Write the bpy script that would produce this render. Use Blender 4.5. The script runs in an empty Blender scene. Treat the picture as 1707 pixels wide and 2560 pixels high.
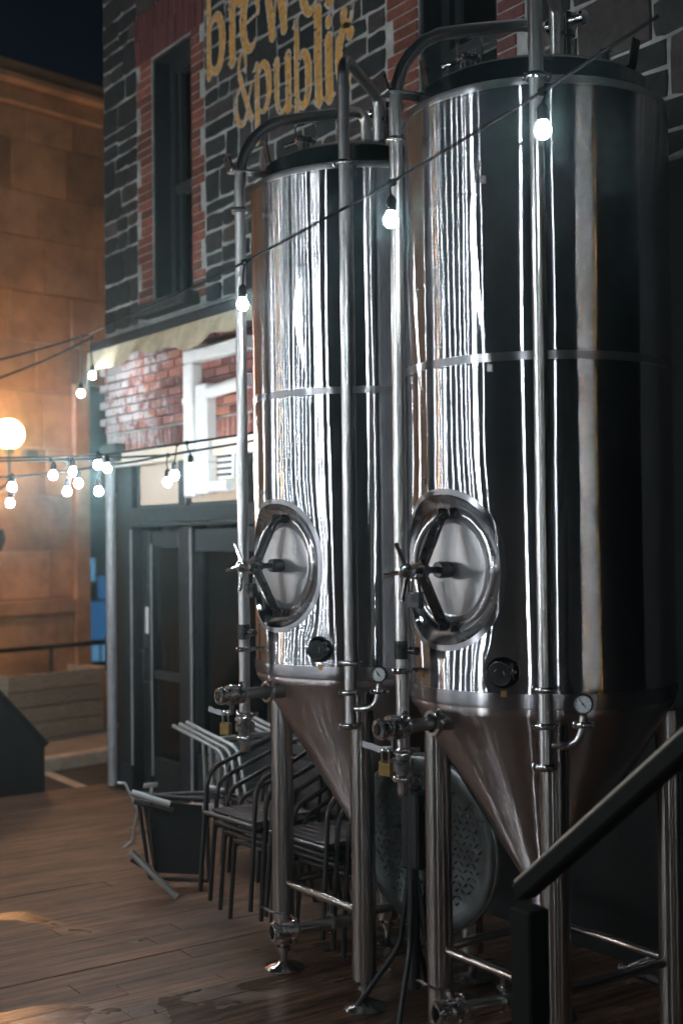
import bpy, bmesh, math, random
from mathutils import Vector, Matrix
R = math.radians
rnd = random.Random(7)
sc = bpy.context.scene
col = sc.collection

# ------------------------------------------------------------------ camera
PITCH, ROLL, CAMH, YAW = .0194, -.0112, 2.09, R(35)
right = Vector((math.sin(YAW), math.cos(YAW), 0))
fwd0 = Vector((-math.cos(YAW), math.sin(YAW), 0))
fwd = fwd0*math.cos(PITCH) + Vector((0, 0, 1))*math.sin(PITCH)
up = right.cross(fwd)
rr = right*math.cos(ROLL) + up*math.sin(ROLL)
uu = up*math.cos(ROLL) - right*math.sin(ROLL)
cd = bpy.data.cameras.new('camera')
cam = bpy.data.objects.new('camera', cd); col.objects.link(cam)
m = Matrix((rr, uu, -fwd)).transposed().to_4x4(); m.translation = (0, 0, CAMH)
cam.matrix_world = m
cd.sensor_fit = 'VERTICAL'; cd.sensor_height = 36; cd.lens = 45.0
cd.clip_start = .05; cd.clip_end = 600
cd.dof.use_dof = True; cd.dof.focus_distance = 5.3; cd.dof.aperture_fstop = 1.9
sc.camera = cam

# ------------------------------------------------------------------ world (night sky) and exposure
w = bpy.data.worlds.new('World'); sc.world = w; w.use_nodes = True
nt = w.node_tree; bg = nt.nodes['Background']
sky = nt.nodes.new('ShaderNodeTexSky'); sky.sky_type = 'NISHITA'; sky.sun_disc = False
sky.sun_elevation = R(-4.3); sky.sun_rotation = R(250); sky.ozone_density = 4.0
tint = nt.nodes.new('ShaderNodeMixRGB'); tint.blend_type = 'MULTIPLY'; tint.inputs[0].default_value = 1; tint.inputs[2].default_value = (.95, 1.15, .80, 1)
nt.links.new(sky.outputs[0], tint.inputs[1]); nt.links.new(tint.outputs[0], bg.inputs[0]); bg.inputs[1].default_value = .15
sc.view_settings.view_transform = 'Standard'; sc.view_settings.look = 'None'
sc.view_settings.exposure = 0; sc.view_settings.gamma = 1
sc.cycles.use_denoising = True; sc.cycles.use_light_tree = False
sc.cycles.sample_clamp_indirect = 6
sc.cycles.max_bounces = 6; sc.cycles.glossy_bounces = 4; sc.cycles.diffuse_bounces = 3
sc.cycles.caustics_reflective = False; sc.cycles.caustics_refractive = False
BULB_L = 290.0

# ------------------------------------------------------------------ material helpers
def nodes(name):
    mt = bpy.data.materials.new(name); mt.use_nodes = True
    t = mt.node_tree
    return mt, t, t.nodes, t.links, t.nodes['Principled BSDF']

def pmat(name, colr, rough=.5, metal=0., var=0., scale=8., bump=0., bscale=40., rvar=0., spec=.5, stretch=(1, 1, 1), rand=0.):
    mt, t, N, L, b = nodes(name)
    b.inputs['Base Color'].default_value = (*colr, 1); b.inputs['Roughness'].default_value = rough
    b.inputs['Metallic'].default_value = metal; b.inputs['Specular IOR Level'].default_value = spec
    if var or bump or rvar or rand:
        g = N.new('ShaderNodeNewGeometry'); mp = N.new('ShaderNodeMapping'); mp.inputs['Scale'].default_value = stretch
        L.new(g.outputs['Position'], mp.inputs[0])
        n = N.new('ShaderNodeTexNoise'); n.inputs['Scale'].default_value = scale; n.inputs['Detail'].default_value = 6; n.inputs['Roughness'].default_value = .65
        L.new(mp.outputs[0], n.inputs['Vector'])
        if var or rand:
            src = n.outputs['Fac']
            hs = N.new('ShaderNodeHueSaturation'); hs.inputs['Color'].default_value = (*colr, 1)
            mr = N.new('ShaderNodeMapRange'); mr.inputs[1].default_value = .3; mr.inputs[2].default_value = .7
            mr.inputs[3].default_value = 1-var; mr.inputs[4].default_value = 1+var
            L.new(src, mr.inputs[0]); val = mr.outputs[0]
            if rand:
                oi = N.new('ShaderNodeObjectInfo'); m2 = N.new('ShaderNodeMapRange')
                m2.inputs[3].default_value = 1-rand; m2.inputs[4].default_value = 1+rand
                L.new(oi.outputs['Random'], m2.inputs[0])
                mu = N.new('ShaderNodeMath'); mu.operation = 'MULTIPLY'
                L.new(val, mu.inputs[0]); L.new(m2.outputs[0], mu.inputs[1]); val = mu.outputs[0]
            L.new(val, hs.inputs['Value']); L.new(hs.outputs[0], b.inputs['Base Color'])
        if rvar:
            mr = N.new('ShaderNodeMapRange'); mr.inputs[1].default_value = .3; mr.inputs[2].default_value = .7
            mr.inputs[3].default_value = max(.02, rough-rvar); mr.inputs[4].default_value = min(1, rough+rvar)
            L.new(n.outputs['Fac'], mr.inputs[0]); L.new(mr.outputs[0], b.inputs['Roughness'])
        if bump:
            n2 = N.new('ShaderNodeTexNoise'); n2.inputs['Scale'].default_value = bscale; n2.inputs['Detail'].default_value = 5
            L.new(mp.outputs[0], n2.inputs['Vector'])
            bp = N.new('ShaderNodeBump'); bp.inputs['Strength'].default_value = 1; bp.inputs['Distance'].default_value = bump
            L.new(n2.outputs['Fac'], bp.inputs['Height']); L.new(bp.outputs[0], b.inputs['Normal'])
    return mt

def emat(name, colr, s):
    mt, t, N, L, b = nodes(name)
    b.inputs['Base Color'].default_value = (0, 0, 0, 1)
    b.inputs['Emission Color'].default_value = (*colr, 1); b.inputs['Emission Strength'].default_value = s
    return mt

def steel_aniso(name, colr, rough, aniso, wob, wscale, rot=0., smear=0., dist='BECKMANN', ridge=0., soft=None, dust=.03):
    mt, t, N, L, b = nodes(name)
    N.remove(b); out = N['Material Output']
    gl = N.new('ShaderNodeBsdfAnisotropic'); gl.distribution = dist
    gl.inputs['Color'].default_value = (*colr, 1); gl.inputs['Roughness'].default_value = rough
    gl.inputs['Anisotropy'].default_value = aniso; gl.inputs['Rotation'].default_value = rot
    tg = N.new('ShaderNodeTangent'); tg.direction_type = 'RADIAL'; tg.axis = 'Z'
    L.new(tg.outputs[0], gl.inputs['Tangent'])
    tc = N.new('ShaderNodeTexCoord'); mp = N.new('ShaderNodeMapping'); mp.inputs['Scale'].default_value = (1, 1, .16)
    L.new(tc.outputs['Object'], mp.inputs[0])
    n = N.new('ShaderNodeTexNoise'); n.inputs['Scale'].default_value = wscale; n.inputs['Detail'].default_value = 1.5
    n.noise_dimensions = '4D'; oi = N.new('ShaderNodeObjectInfo'); mw = N.new('ShaderNodeMath'); mw.operation = 'MULTIPLY'; mw.inputs[1].default_value = 57.0
    L.new(oi.outputs['Random'], mw.inputs[0]); L.new(mw.outputs[0], n.inputs['W'])
    L.new(mp.outputs[0], n.inputs['Vector'])
    bp = N.new('ShaderNodeBump'); bp.inputs['Strength'].default_value = 1; bp.inputs['Distance'].default_value = wob
    L.new(n.outputs['Fac'], bp.inputs['Height']); L.new(bp.outputs[0], gl.inputs['Normal'])
    if ridge:
        mp2 = N.new('ShaderNodeMapping'); mp2.inputs['Scale'].default_value = (1, 1, .02); L.new(tc.outputs['Object'], mp2.inputs[0])
        nr = N.new('ShaderNodeTexNoise'); nr.inputs['Scale'].default_value = 38; nr.inputs['Detail'].default_value = 1
        nr.noise_dimensions = '4D'; L.new(mw.outputs[0], nr.inputs['W']); L.new(mp2.outputs[0], nr.inputs['Vector'])
        bp2 = N.new('ShaderNodeBump'); bp2.inputs['Strength'].default_value = 1; bp2.inputs['Distance'].default_value = ridge
        L.new(nr.outputs['Fac'], bp2.inputs['Height']); L.new(bp.outputs[0], bp2.inputs['Normal']); L.new(bp2.outputs[0], gl.inputs['Normal'])
    # dust, smears and dried splashes
    n3 = N.new('ShaderNodeTexNoise'); n3.inputs['Scale'].default_value = 3.0; n3.inputs['Detail'].default_value = 7; n3.inputs['Roughness'].default_value = .7
    L.new(tc.outputs['Object'], n3.inputs['Vector'])
    cr = N.new('ShaderNodeMapRange'); cr.inputs[1].default_value = .35; cr.inputs[2].default_value = .75
    cr.inputs[3].default_value = 1.0; cr.inputs[4].default_value = .80
    L.new(n3.outputs['Fac'], cr.inputs[0])
    hs = N.new('ShaderNodeHueSaturation'); hs.inputs['Color'].default_value = (*colr, 1)
    L.new(cr.outputs[0], hs.inputs['Value']); L.new(hs.outputs[0], gl.inputs['Color'])
    last = gl
    if soft:
        g2 = N.new('ShaderNodeBsdfAnisotropic'); g2.distribution = 'BECKMANN'; g2.inputs['Roughness'].default_value = soft[1]; g2.inputs['Anisotropy'].default_value = soft[2]
        L.new(tg.outputs[0], g2.inputs['Tangent']); L.new(hs.outputs[0], g2.inputs['Color']); L.new(bp.outputs[0], g2.inputs['Normal'])
        m0 = N.new('ShaderNodeMixShader'); m0.inputs[0].default_value = soft[0]
        L.new(gl.outputs[0], m0.inputs[1]); L.new(g2.outputs[0], m0.inputs[2]); last = m0
    df = N.new('ShaderNodeBsdfDiffuse'); df.inputs['Color'].default_value = (.35, .36, .38, 1)
    mx = N.new('ShaderNodeMixShader'); mx.inputs[0].default_value = dust+smear
    L.new(last.outputs[0], mx.inputs[1]); L.new(df.outputs[0], mx.inputs[2])
    L.new(mx.outputs[0], out.inputs['Surface'])
    return mt

M = {}
M['jacket'] = steel_aniso('brushed_jacket_steel', (.80, .80, .83), .138, .905, .0012, 2.6, ridge=.00022, soft=(.15, .20, .78), dust=.012)
M['cone'] = steel_aniso('brushed_cone_steel', (.78, .72, .73), .24, .90, .0006, 7.0, ridge=.0007, soft=(.3, .38, .6))
M['band'] = steel_aniso('satin_weld_steel', (.46, .46, .49), .34, .70, .0004, 6.0, smear=.02)
M['polish'] = pmat('polished_steel', (.74, .74, .76), .12, 1., rvar=.05, scale=14)
M['pipe'] = steel_aniso('drawn_pipe_steel', (.70, .70, .70), .30, .55, .0004, 9.0)
M['leg'] = steel_aniso('satin_leg_steel', (.58, .56, .54), .26, .55, .0003, 9.0)
M['lid'] = steel_aniso('milky_lid_steel', (.86, .85, .87), .40, .40, .0015, 12.0, smear=.42)
M['satinring'] = pmat('satin_ring_steel', (.70, .70, .72), .24, 1., rvar=.05, scale=12)
M['darksteel'] = pmat('dark_steel', (.09, .09, .095), .3, 1., rvar=.08, scale=20)
M['head'] = pmat('dull_head_steel', (.20, .205, .21), .22, 1., var=.2, scale=5, rvar=.06)
M['black'] = pmat('black_paint', (.018, .02, .022), .42, var=.25, scale=15, rvar=.1)
M['blackrubber'] = pmat('black_cable', (.006, .006, .007), .85, spec=.2)
M['brass'] = pmat('brass', (.45, .30, .12), .35, 1., var=.2, scale=60)
M['dial'] = pmat('dial_face', (.72, .76, .80), .3)
M['chair'] = pmat('dark_chair_tube', (.055, .054, .056), .36, .6, rvar=.04, scale=6)
M['chairpale'] = pmat('pale_aluminium_tube', (.60, .63, .64), .38, .7, rvar=.04, scale=6)
M['seat'] = pmat('brushed_seat_metal', (.15, .138, .14), .45, .8, var=.2, scale=30)
M['tread'] = pmat('galvanised_table_metal', (.13, .148, .152), .34, .85, var=.3, scale=12, rvar=.1)
M['rim'] = pmat('table_rim_metal', (.60, .64, .63), .3, .85)
M['mortar'] = pmat('lime_mortar', (.42, .43, .42), .95, var=.5, scale=5, bump=.004, bscale=50)
M['brick'] = pmat('red_brick', (.23, .074, .048), .85, var=.35, scale=22, bump=.003, bscale=90, rand=.38)
M['brickpaint'] = pmat('flaked_white_brick', (.50, .44, .43), .85, var=.45, scale=30, bump=.003, bscale=90, rand=.2)
def flake_mat():
    mt, t, N, L, b = nodes('flaked_painted_brick')
    g = N.new('ShaderNodeNewGeometry'); oi = N.new('ShaderNodeObjectInfo')
    r = N.new('ShaderNodeValToRGB'); e = r.color_ramp.elements
    e[0].position = 0; e[0].color = (.13, .05, .045, 1); e[1].position = 1; e[1].color = (.38, .15, .10, 1); x = e.new(.5); x.color = (.26, .10, .085, 1)
    L.new(oi.outputs['Random'], r.inputs[0])
    n = N.new('ShaderNodeTexNoise'); n.inputs['Scale'].default_value = 7.5; n.inputs['Detail'].default_value = 9; n.inputs['Roughness'].default_value = .72
    L.new(g.outputs['Position'], n.inputs['Vector'])
    sx = N.new('ShaderNodeSeparateXYZ'); L.new(g.outputs['Position'], sx.inputs[0])
    mx_ = N.new('ShaderNodeMapRange'); mx_.inputs[1].default_value = -10.2; mx_.inputs[2].default_value = -8.7; mx_.inputs[3].default_value = .13; mx_.inputs[4].default_value = -.05
    L.new(sx.outputs[0], mx_.inputs[0]); ad = N.new('ShaderNodeMath'); ad.operation = 'ADD'; L.new(n.outputs['Fac'], ad.inputs[0]); L.new(mx_.outputs[0], ad.inputs[1])
    th = N.new('ShaderNodeMapRange'); th.inputs[1].default_value = .52; th.inputs[2].default_value = .60; L.new(ad.outputs[0], th.inputs[0])
    mc = N.new('ShaderNodeMixRGB'); L.new(th.outputs[0], mc.inputs[0]); L.new(r.outputs[0], mc.inputs[1]); mc.inputs[2].default_value = (.42, .38, .385, 1)
    L.new(mc.outputs[0], b.inputs['Base Color']); b.inputs['Roughness'].default_value = .92; b.inputs['Specular IOR Level'].default_value = .2
    bp = N.new('ShaderNodeBump'); bp.inputs['Distance'].default_value = .006; L.new(n.outputs['Fac'], bp.inputs['Height']); L.new(bp.outputs[0], b.inputs['Normal'])
    return mt
M['flake'] = flake_mat()
M['lintelbrick'] = pmat('dull_red_lintel_brick', (.16, .056, .052), .85, var=.25, scale=22, bump=.003, bscale=90, rand=.2)
M['gold'] = pmat('faded_gold_paint', (.70, .38, .10), .8, var=.35, scale=25)
M['cream'] = pmat('faded_cream_paint', (.60, .56, .46), .85, var=.3, scale=25)
M['sash'] = pmat('black_sash_paint', (.03, .034, .038), .4, var=.2, scale=20)
M['frame'] = pmat('charcoal_shopfront_paint', (.019, .021, .023), .38, var=.2, scale=14, rvar=.1)
M['panelcream'] = pmat('cream_transom_board', (.80, .66, .52), .6, var=.08, scale=6)
M['littransom'] = emat('lit_transom_glass', (1.0, .80, .60), .62)
M['canvas'] = pmat('tan_canvas', (.50, .42, .28), .9, var=.25, scale=9, bump=.004, bscale=30)
M['pvc'] = pmat('white_pvc', (.80, .80, .78), .35, var=.06, scale=9)
M['galv'] = pmat('grey_downpipe', (.34, .35, .37), .4, .3, var=.2, scale=10)
M['asphalt'] = pmat('asphalt', (.05, .05, .05), .8, var=.4, scale=6, bump=.004, bscale=80)
M['pave'] = pmat('concrete_pavement', (.30, .27, .24), .85, var=.2, scale=4, bump=.002, bscale=60)
M['roadline'] = pmat('worn_kerb_paint', (.62, .55, .45), .8, var=.25, scale=8)
M['tanstone'] = pmat('tan_cut_stone', (.41, .245, .13), .85, var=.48, scale=1.3, bump=.004, bscale=30, rand=.20)
M['tanjoint'] = pmat('stone_joint', (.30, .20, .125), .95, var=.2, scale=4)
M['planterwood'] = pmat('weathered_planter_wood', (.36, .29, .22), .8, var=.35, scale=10, stretch=(1, 1, 7), bump=.003, bscale=25, rand=.15)
M['darkwall'] = pmat('dark_far_wall', (.06, .065, .07), .8, var=.2, scale=3)
M['rail'] = pmat('shade_dark_rail', (.008, .008, .008), .7, var=.3, scale=12, stretch=(.2, 1, 1), spec=.15)  # base colour darkened to paint in the shade of a rail lit from behind
M['raillight'] = pmat('pale_rail_highlight', (.36, .33, .27), .4, var=.4, scale=9, stretch=(.2, 1, 1))  # pale colour that paints the light on the rail's top edge
M['deckbase'] = pmat('deck_joist_wood', (.05, .032, .024), .8)
M['shadeblack'] = pmat('shade_black_wall', (.016, .018, .019), .8, var=.3, scale=4)  # near-black colour holds the shade on the wall behind the tanks
M['bulb'] = emat('lit_bulb_glass', (.90, .96, 1.0), BULB_L)
M['bulbwarm'] = emat('lit_amber_bulb', (1.0, .45, .12), BULB_L*.6)
M['globe'] = emat('lit_globe_glass', (1.0, .50, .22), 72.)
M['blue'] = emat('blue_lit_screen', (.03, .15, .36), .55)
M['bluewhite'] = emat('pale_blue_lit_screen', (.12, .32, .55), .6)
M['curtain'] = pmat('grey_curtain', (.74, .74, .71), .8, var=.15, scale=4, stretch=(6, 6, .5))

def stone_mat():
    mt, t, N, L, b = nodes('dark_basalt_stone')
    oi = N.new('ShaderNodeObjectInfo'); r = N.new('ShaderNodeValToRGB')
    e = r.color_ramp.elements
    e[0].position = 0; e[0].color = (.020, .025, .027, 1); e[1].position = 1; e[1].color = (.12, .10, .092, 1)
    for p, c in ((.35, (.030, .036, .038)), (.65, (.045, .049, .05)), (.85, (.07, .06, .058))):
        x = e.new(p); x.color = (*c, 1)
    L.new(oi.outputs['Random'], r.inputs[0])
    g = N.new('ShaderNodeNewGeometry'); n = N.new('ShaderNodeTexNoise'); n.inputs['Scale'].default_value = 14; n.inputs['Detail'].default_value = 8; n.inputs['Roughness'].default_value = .7
    L.new(g.outputs['Position'], n.inputs['Vector'])
    mr = N.new('ShaderNodeMapRange'); mr.inputs[1].default_value = .3; mr.inputs[2].default_value = .72; mr.inputs[3].default_value = .38; mr.inputs[4].default_value = 1.15
    L.new(n.outputs['Fac'], mr.inputs[0])
    hs = N.new('ShaderNodeHueSaturation'); L.new(r.outputs[0], hs.inputs['Color']); L.new(mr.outputs[0], hs.inputs['Value'])
    L.new(hs.outputs[0], b.inputs['Base Color']); b.inputs['Roughness'].default_value = .8
    bp = N.new('ShaderNodeBump'); bp.inputs['Distance'].default_value = .012; n.inputs['Scale'].default_value = 14
    L.new(n.outputs['Fac'], bp.inputs['Height']); L.new(bp.outputs[0], b.inputs['Normal'])
    return mt
M['stone'] = stone_mat()

def deck_mat():
    mt, t, N, L, b = nodes('wet_deck_board')
    g = N.new('ShaderNodeNewGeometry'); oi = N.new('ShaderNodeObjectInfo')
    mp = N.new('ShaderNodeMapping'); mp.inputs['Scale'].default_value = (14, .9, 8); L.new(g.outputs['Position'], mp.inputs[0])
    gr = N.new('ShaderNodeTexNoise'); gr.inputs['Scale'].default_value = 2.2; gr.inputs['Detail'].default_value = 8; gr.inputs['Roughness'].default_value = .7
    L.new(mp.outputs[0], gr.inputs['Vector'])
    r = N.new('ShaderNodeValToRGB'); e = r.color_ramp.elements
    e[0].position = .34; e[0].color = (.060, .036, .024, 1); e[1].position = .68; e[1].color = (.29, .165, .105, 1)
    L.new(gr.outputs['Fac'], r.inputs[0])
    m2 = N.new('ShaderNodeMapRange'); m2.inputs[3].default_value = .88; m2.inputs[4].default_value = 1.12; L.new(oi.outputs['Random'], m2.inputs[0])
    # damp: big irregular patches with crisp shorelines
    wn = N.new('ShaderNodeTexNoise'); wn.inputs['Scale'].default_value = .9; wn.inputs['Detail'].default_value = 5; wn.inputs['Roughness'].default_value = .55; wn.inputs['Distortion'].default_value = .6
    mpw = N.new('ShaderNodeMapping'); mpw.inputs['Location'].default_value = (3.1, 1.7, 0); mpw.inputs['Scale'].default_value = (1.2, .75, 1)
    L.new(g.outputs['Position'], mpw.inputs[0]); L.new(mpw.outputs[0], wn.inputs['Vector'])
    wet = N.new('ShaderNodeMapRange'); wet.inputs[1].default_value = .50; wet.inputs[2].default_value = .55; sxx = N.new('ShaderNodeSeparateXYZ'); L.new(g.outputs['Position'], sxx.inputs[0])
    wbias = N.new('ShaderNodeMapRange'); wbias.inputs[1].default_value = -6.35; wbias.inputs[2].default_value = -5.2; wbias.inputs[3].default_value = -.13; wbias.inputs[4].default_value = .10; L.new(sxx.outputs[0], wbias.inputs[0])
    wad = N.new('ShaderNodeMath'); wad.operation = 'ADD'; L.new(wn.outputs['Fac'], wad.inputs[0]); L.new(wbias.outputs[0], wad.inputs[1]); L.new(wad.outputs[0], wet.inputs[0])
    wv = N.new('ShaderNodeMapRange'); wv.inputs[3].default_value = 1.0; wv.inputs[4].default_value = .66; L.new(wet.outputs[0], wv.inputs[0])
    bn = N.new('ShaderNodeTexNoise'); bn.inputs['Scale'].default_value = 1.0; bn.inputs['Detail'].default_value = 6; bn.inputs['Roughness'].default_value = .7
    mpb = N.new('ShaderNodeMapping'); mpb.inputs['Scale'].default_value = (5.5, 1.3, 1); L.new(g.outputs['Position'], mpb.inputs[0]); L.new(mpb.outputs[0], bn.inputs['Vector'])
    bv = N.new('ShaderNodeMapRange'); bv.inputs[1].default_value = .35; bv.inputs[2].default_value = .62; bv.inputs[3].default_value = .55; bv.inputs[4].default_value = 1.15; L.new(bn.outputs['Fac'], bv.inputs[0])
    mu0 = N.new('ShaderNodeMath'); mu0.operation = 'MULTIPLY'; L.new(m2.outputs[0], mu0.inputs[0]); L.new(bv.outputs[0], mu0.inputs[1])
    mu = N.new('ShaderNodeMath'); mu.operation = 'MULTIPLY'; L.new(mu0.outputs[0], mu.inputs[0]); L.new(wv.outputs[0], mu.inputs[1])
    hs = N.new('ShaderNodeHueSaturation'); L.new(r.outputs[0], hs.inputs['Color']); L.new(mu.outputs[0], hs.inputs['Value'])
    L.new(hs.outputs[0], b.inputs['Base Color'])
    rg = N.new('ShaderNodeMapRange'); rg.inputs[3].default_value = .64; rg.inputs[4].default_value = .22; L.new(wet.outputs[0], rg.inputs[0])
    ra = N.new('ShaderNodeMath'); ra.operation = 'ADD'; sb = N.new('ShaderNodeMapRange'); sb.inputs[3].default_value = -.1; sb.inputs[4].default_value = .12
    L.new(gr.outputs['Fac'], sb.inputs[0]); L.new(rg.outputs[0], ra.inputs[0]); L.new(sb.outputs[0], ra.inputs[1]); L.new(ra.outputs[0], b.inputs['Roughness'])
    bp = N.new('ShaderNodeBump'); bp.inputs['Distance'].default_value = .0022; L.new(gr.outputs['Fac'], bp.inputs['Height']); L.new(bp.outputs[0], b.inputs['Normal'])
    return mt
M['deck'] = deck_mat()

def glass_mat():
    mt, t, N, L, b = nodes('dark_window_glass')
    N.remove(b); out = N['Material Output']
    tr = N.new('ShaderNodeBsdfTransparent'); tr.inputs[0].default_value = (.96, .98, .98, 1)
    gl = N.new('ShaderNodeBsdfAnisotropic'); gl.inputs['Roughness'].default_value = .06
    fr = N.new('ShaderNodeFresnel'); fr.inputs[0].default_value = 1.5
    mx = N.new('ShaderNodeMixShader'); L.new(fr.outputs[0], mx.inputs[0]); L.new(tr.outputs[0], mx.inputs[1]); L.new(gl.outputs[0], mx.inputs[2])
    L.new(mx.outputs[0], out.inputs['Surface'])
    return mt
M['glass'] = glass_mat()

# ------------------------------------------------------------------ geometry helpers
class MB:
    def __init__(s): s.v = []; s.f = []; s.sm = []; s.mi = []
    def add(s, vs, fs, smooth=False, mi=0):
        o = len(s.v); s.v += [tuple(p) for p in vs]
        for q in fs: s.f.append(tuple(i+o for i in q)); s.sm.append(smooth); s.mi.append(mi)
        return s
    def box(s, c, d, mat=None, bev=0., mi=0):
        hx, hy, hz = d[0]/2, d[1]/2, d[2]/2
        if bev <= 0:
            P = [Vector((x*hx, y*hy, z*hz)) for x in (-1, 1) for y in (-1, 1) for z in (-1, 1)]
            F = [(0, 1, 3, 2), (4, 6, 7, 5), (0, 4, 5, 1), (2, 3, 7, 6), (0, 2, 6, 4), (1, 5, 7, 3)]
        else:
            b = min(bev, hx*.9, hy*.9, hz*.9); P = []; idx = {}
            for x in (-1, 1):
                for y in (-1, 1):
                    for z in (-1, 1):
                        for a in range(3):
                            q = [x*(hx-b), y*(hy-b), z*(hz-b)]; q[a] = (x*hx, y*hy, z*hz)[a]
                            idx[(x, y, z, a)] = len(P); P.append(Vector(q))
            F = []
            def quad(ks):
                pts = [P[k] for k in ks]; cc = sum(pts, Vector())/len(pts)
                n = (pts[1]-pts[0]).cross(pts[2]-pts[0])
                F.append(tuple(ks) if n.dot(cc) > 0 else tuple(reversed(ks)))
            for a in range(3):
                o1, o2 = [i for i in range(3) if i != a]
                for sg in (-1, 1):
                    ks = []
                    for p, q in ((-1, -1), (1, -1), (1, 1), (-1, 1)):
                        k = [0, 0, 0]; k[a] = sg; k[o1] = p; k[o2] = q; ks.append(idx[(*k, a)])
                    quad(ks)
                for p in (-1, 1):
                    for q in (-1, 1):
                        k0 = [0, 0, 0]; k0[o1] = p; k0[o2] = q; k1 = list(k0); k0[a] = -1; k1[a] = 1
                        quad([idx[(*k0, o1)], idx[(*k1, o1)], idx[(*k1, o2)], idx[(*k0, o2)]])
            for x in (-1, 1):
                for y in (-1, 1):
                    for z in (-1, 1): quad([idx[(x, y, z, a)] for a in range(3)])
        T = (mat if mat else Matrix.Identity(4)); c = Vector(c)
        return s.add([T @ (p+c) if mat is None else (T @ p)+c for p in P], F, False, mi)
    def tube(s, pts, r, n=10, cap=True, mi=0, rs=None):
        pts = [Vector(p) for p in pts]; k = len(pts); rings = []
        t0 = (pts[1]-pts[0]).normalized()
        ref = Vector((0, 0, 1)) if abs(t0.z) < .9 else Vector((1, 0, 0))
        u = t0.cross(ref).normalized()
        for i, p in enumerate(pts):
            t = ((pts[min(i+1, k-1)]-p).normalized() + (p-pts[max(i-1, 0)]).normalized())
            t = t.normalized() if t.length > 1e-6 else t0
            u = (u - t*u.dot(t)).normalized(); v = t.cross(u)
            rad = rs[i] if rs else r
            rings.append([p + (u*math.cos(2*math.pi*j/n)+v*math.sin(2*math.pi*j/n))*rad for j in range(n)])
        V = [q for g in rings for q in g]; F = []
        for i in range(k-1):
            for j in range(n):
                a = i*n+j; b = i*n+(j+1) % n; F.append((a, b, b+n, a+n))
        s.add(V, F, True, mi)
        if cap:
            s.add(rings[0], [tuple(reversed(range(n)))], False, mi); s.add(rings[-1], [tuple(range(n))], False, mi)
        return s
    def lathe(s, prof, n=32, mat=None, mi=0, smooth=True):
        T = mat if mat else Matrix.Identity(4); V = []; F = []
        for r, z in prof:
            for j in range(n):
                a = 2*math.pi*j/n; V.append(T @ Vector((r*math.cos(a), r*math.sin(a), z)))
        for i in range(len(prof)-1):
            for j in range(n):
                a = i*n+j; b = i*n+(j+1) % n; F.append((a, b, b+n, a+n))
        return s.add(V, F, smooth, mi)
    def build(s, name, mat, parent=None, sharp=35, loc=None):
        me = bpy.data.meshes.new(name); me.from_pydata(s.v, [], s.f)
        for mm in (mat if isinstance(mat, (list, tuple)) else [mat]): me.materials.append(mm)
        me.polygons.foreach_set('use_smooth', s.sm); me.polygons.foreach_set('material_index', s.mi)
        if any(s.sm):
            me.set_sharp_from_angle(angle=R(sharp))
        me.update()
        return link(name, me, parent, loc)

def link(name, me, parent=None, loc=None):
    o = bpy.data.objects.new(name, me); col.objects.link(o)
    if parent: o.parent = parent
    if loc: o.location = loc
    return o

def thing(name, label, cat, loc=(0, 0, 0), rotz=0, group=None):
    o = bpy.data.objects.new(name, None); col.objects.link(o); o.empty_display_size = .1
    o.location = loc; o.rotation_euler = (0, 0, rotz); o['label'] = label; o['category'] = cat
    if group: o['group'] = group
    return o

def tag(o, label, cat, group=None):
    o['label'] = label; o['category'] = cat
    if group: o['group'] = group
    return o

def struct(o): o['kind'] = 'structure'; return o

def copy_tree(o, parent=None):
    c = o.copy(); col.objects.link(c); c.parent = parent
    for ch in [x for x in bpy.data.objects if x.parent == o]: copy_tree(ch, c)
    return c

def axis_mat(p, d):
    d = Vector(d).normalized(); q = d.to_track_quat('Z', 'Y').to_matrix().to_4x4(); q.translation = Vector(p); return q

def bend(pts, rad, n=6):
    """round the corners of a polyline"""
    pts = [Vector(p) for p in pts]; out = [pts[0]]
    for i in range(1, len(pts)-1):
        a, b, c = pts[i-1], pts[i], pts[i+1]
        r = rad[i-1] if isinstance(rad, (list, tuple)) else rad
        d0 = (a-b).normalized(); d1 = (c-b).normalized()
        p0 = b+d0*r; p1 = b+d1*r
        for k in range(n+1):
            t = k/n; out.append(p0*(1-t)**2 + b*2*t*(1-t) + p1*t*t)
    out.append(pts[-1]); return out

def P2(a, r, z=0): return Vector((math.cos(R(a))*r, math.sin(R(a))*r, z))

# ================================================================== SETTING: ground
ZS = -.22
st = MB().add([(-200, -200, ZS), (200, -200, ZS), (200, 200, ZS), (-200, 200, ZS)], [(0, 1, 2, 3)]).build('street', M['asphalt']); struct(st)
deck = MB().box((-5.2, .3, -.14), (10.0, 8.9, .17)).build('deck', M['deckbase']); struct(deck)
plank_meshes = []
for ln in (2.1, 2.7, 3.3):
    plank_meshes.append((ln, MB().box((0, ln/2, -.0225), (.1432, ln-.003, .045), bev=.0018).build('plank', M['deck'], deck).data))
for o in [x for x in bpy.data.objects if x.parent == deck]: bpy.data.objects.remove(o)
x = -10.12; k = 0
while x < -.4:
    y = -4.1 + rnd.uniform(-1.6, 0)
    while y < 4.66:
        ln, me = rnd.choice(plank_meshes)
        if y+ln > 4.72: y2 = 4.72-ln
        else: y2 = y
        if y2+ln > -2 and (y+ln) > -x*.2:
            o = link('plank', me, deck, (x, y, rnd.uniform(-.0012, .0012)))
            o.rotation_euler = (rnd.uniform(-.0006, .0006), rnd.uniform(-.004, .004), 0)
            if y+ln > 4.72: o.scale = (1, max(.05, (4.72-y)/ln), 1)
        y += ln
    x += .1445; k += 1
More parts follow.
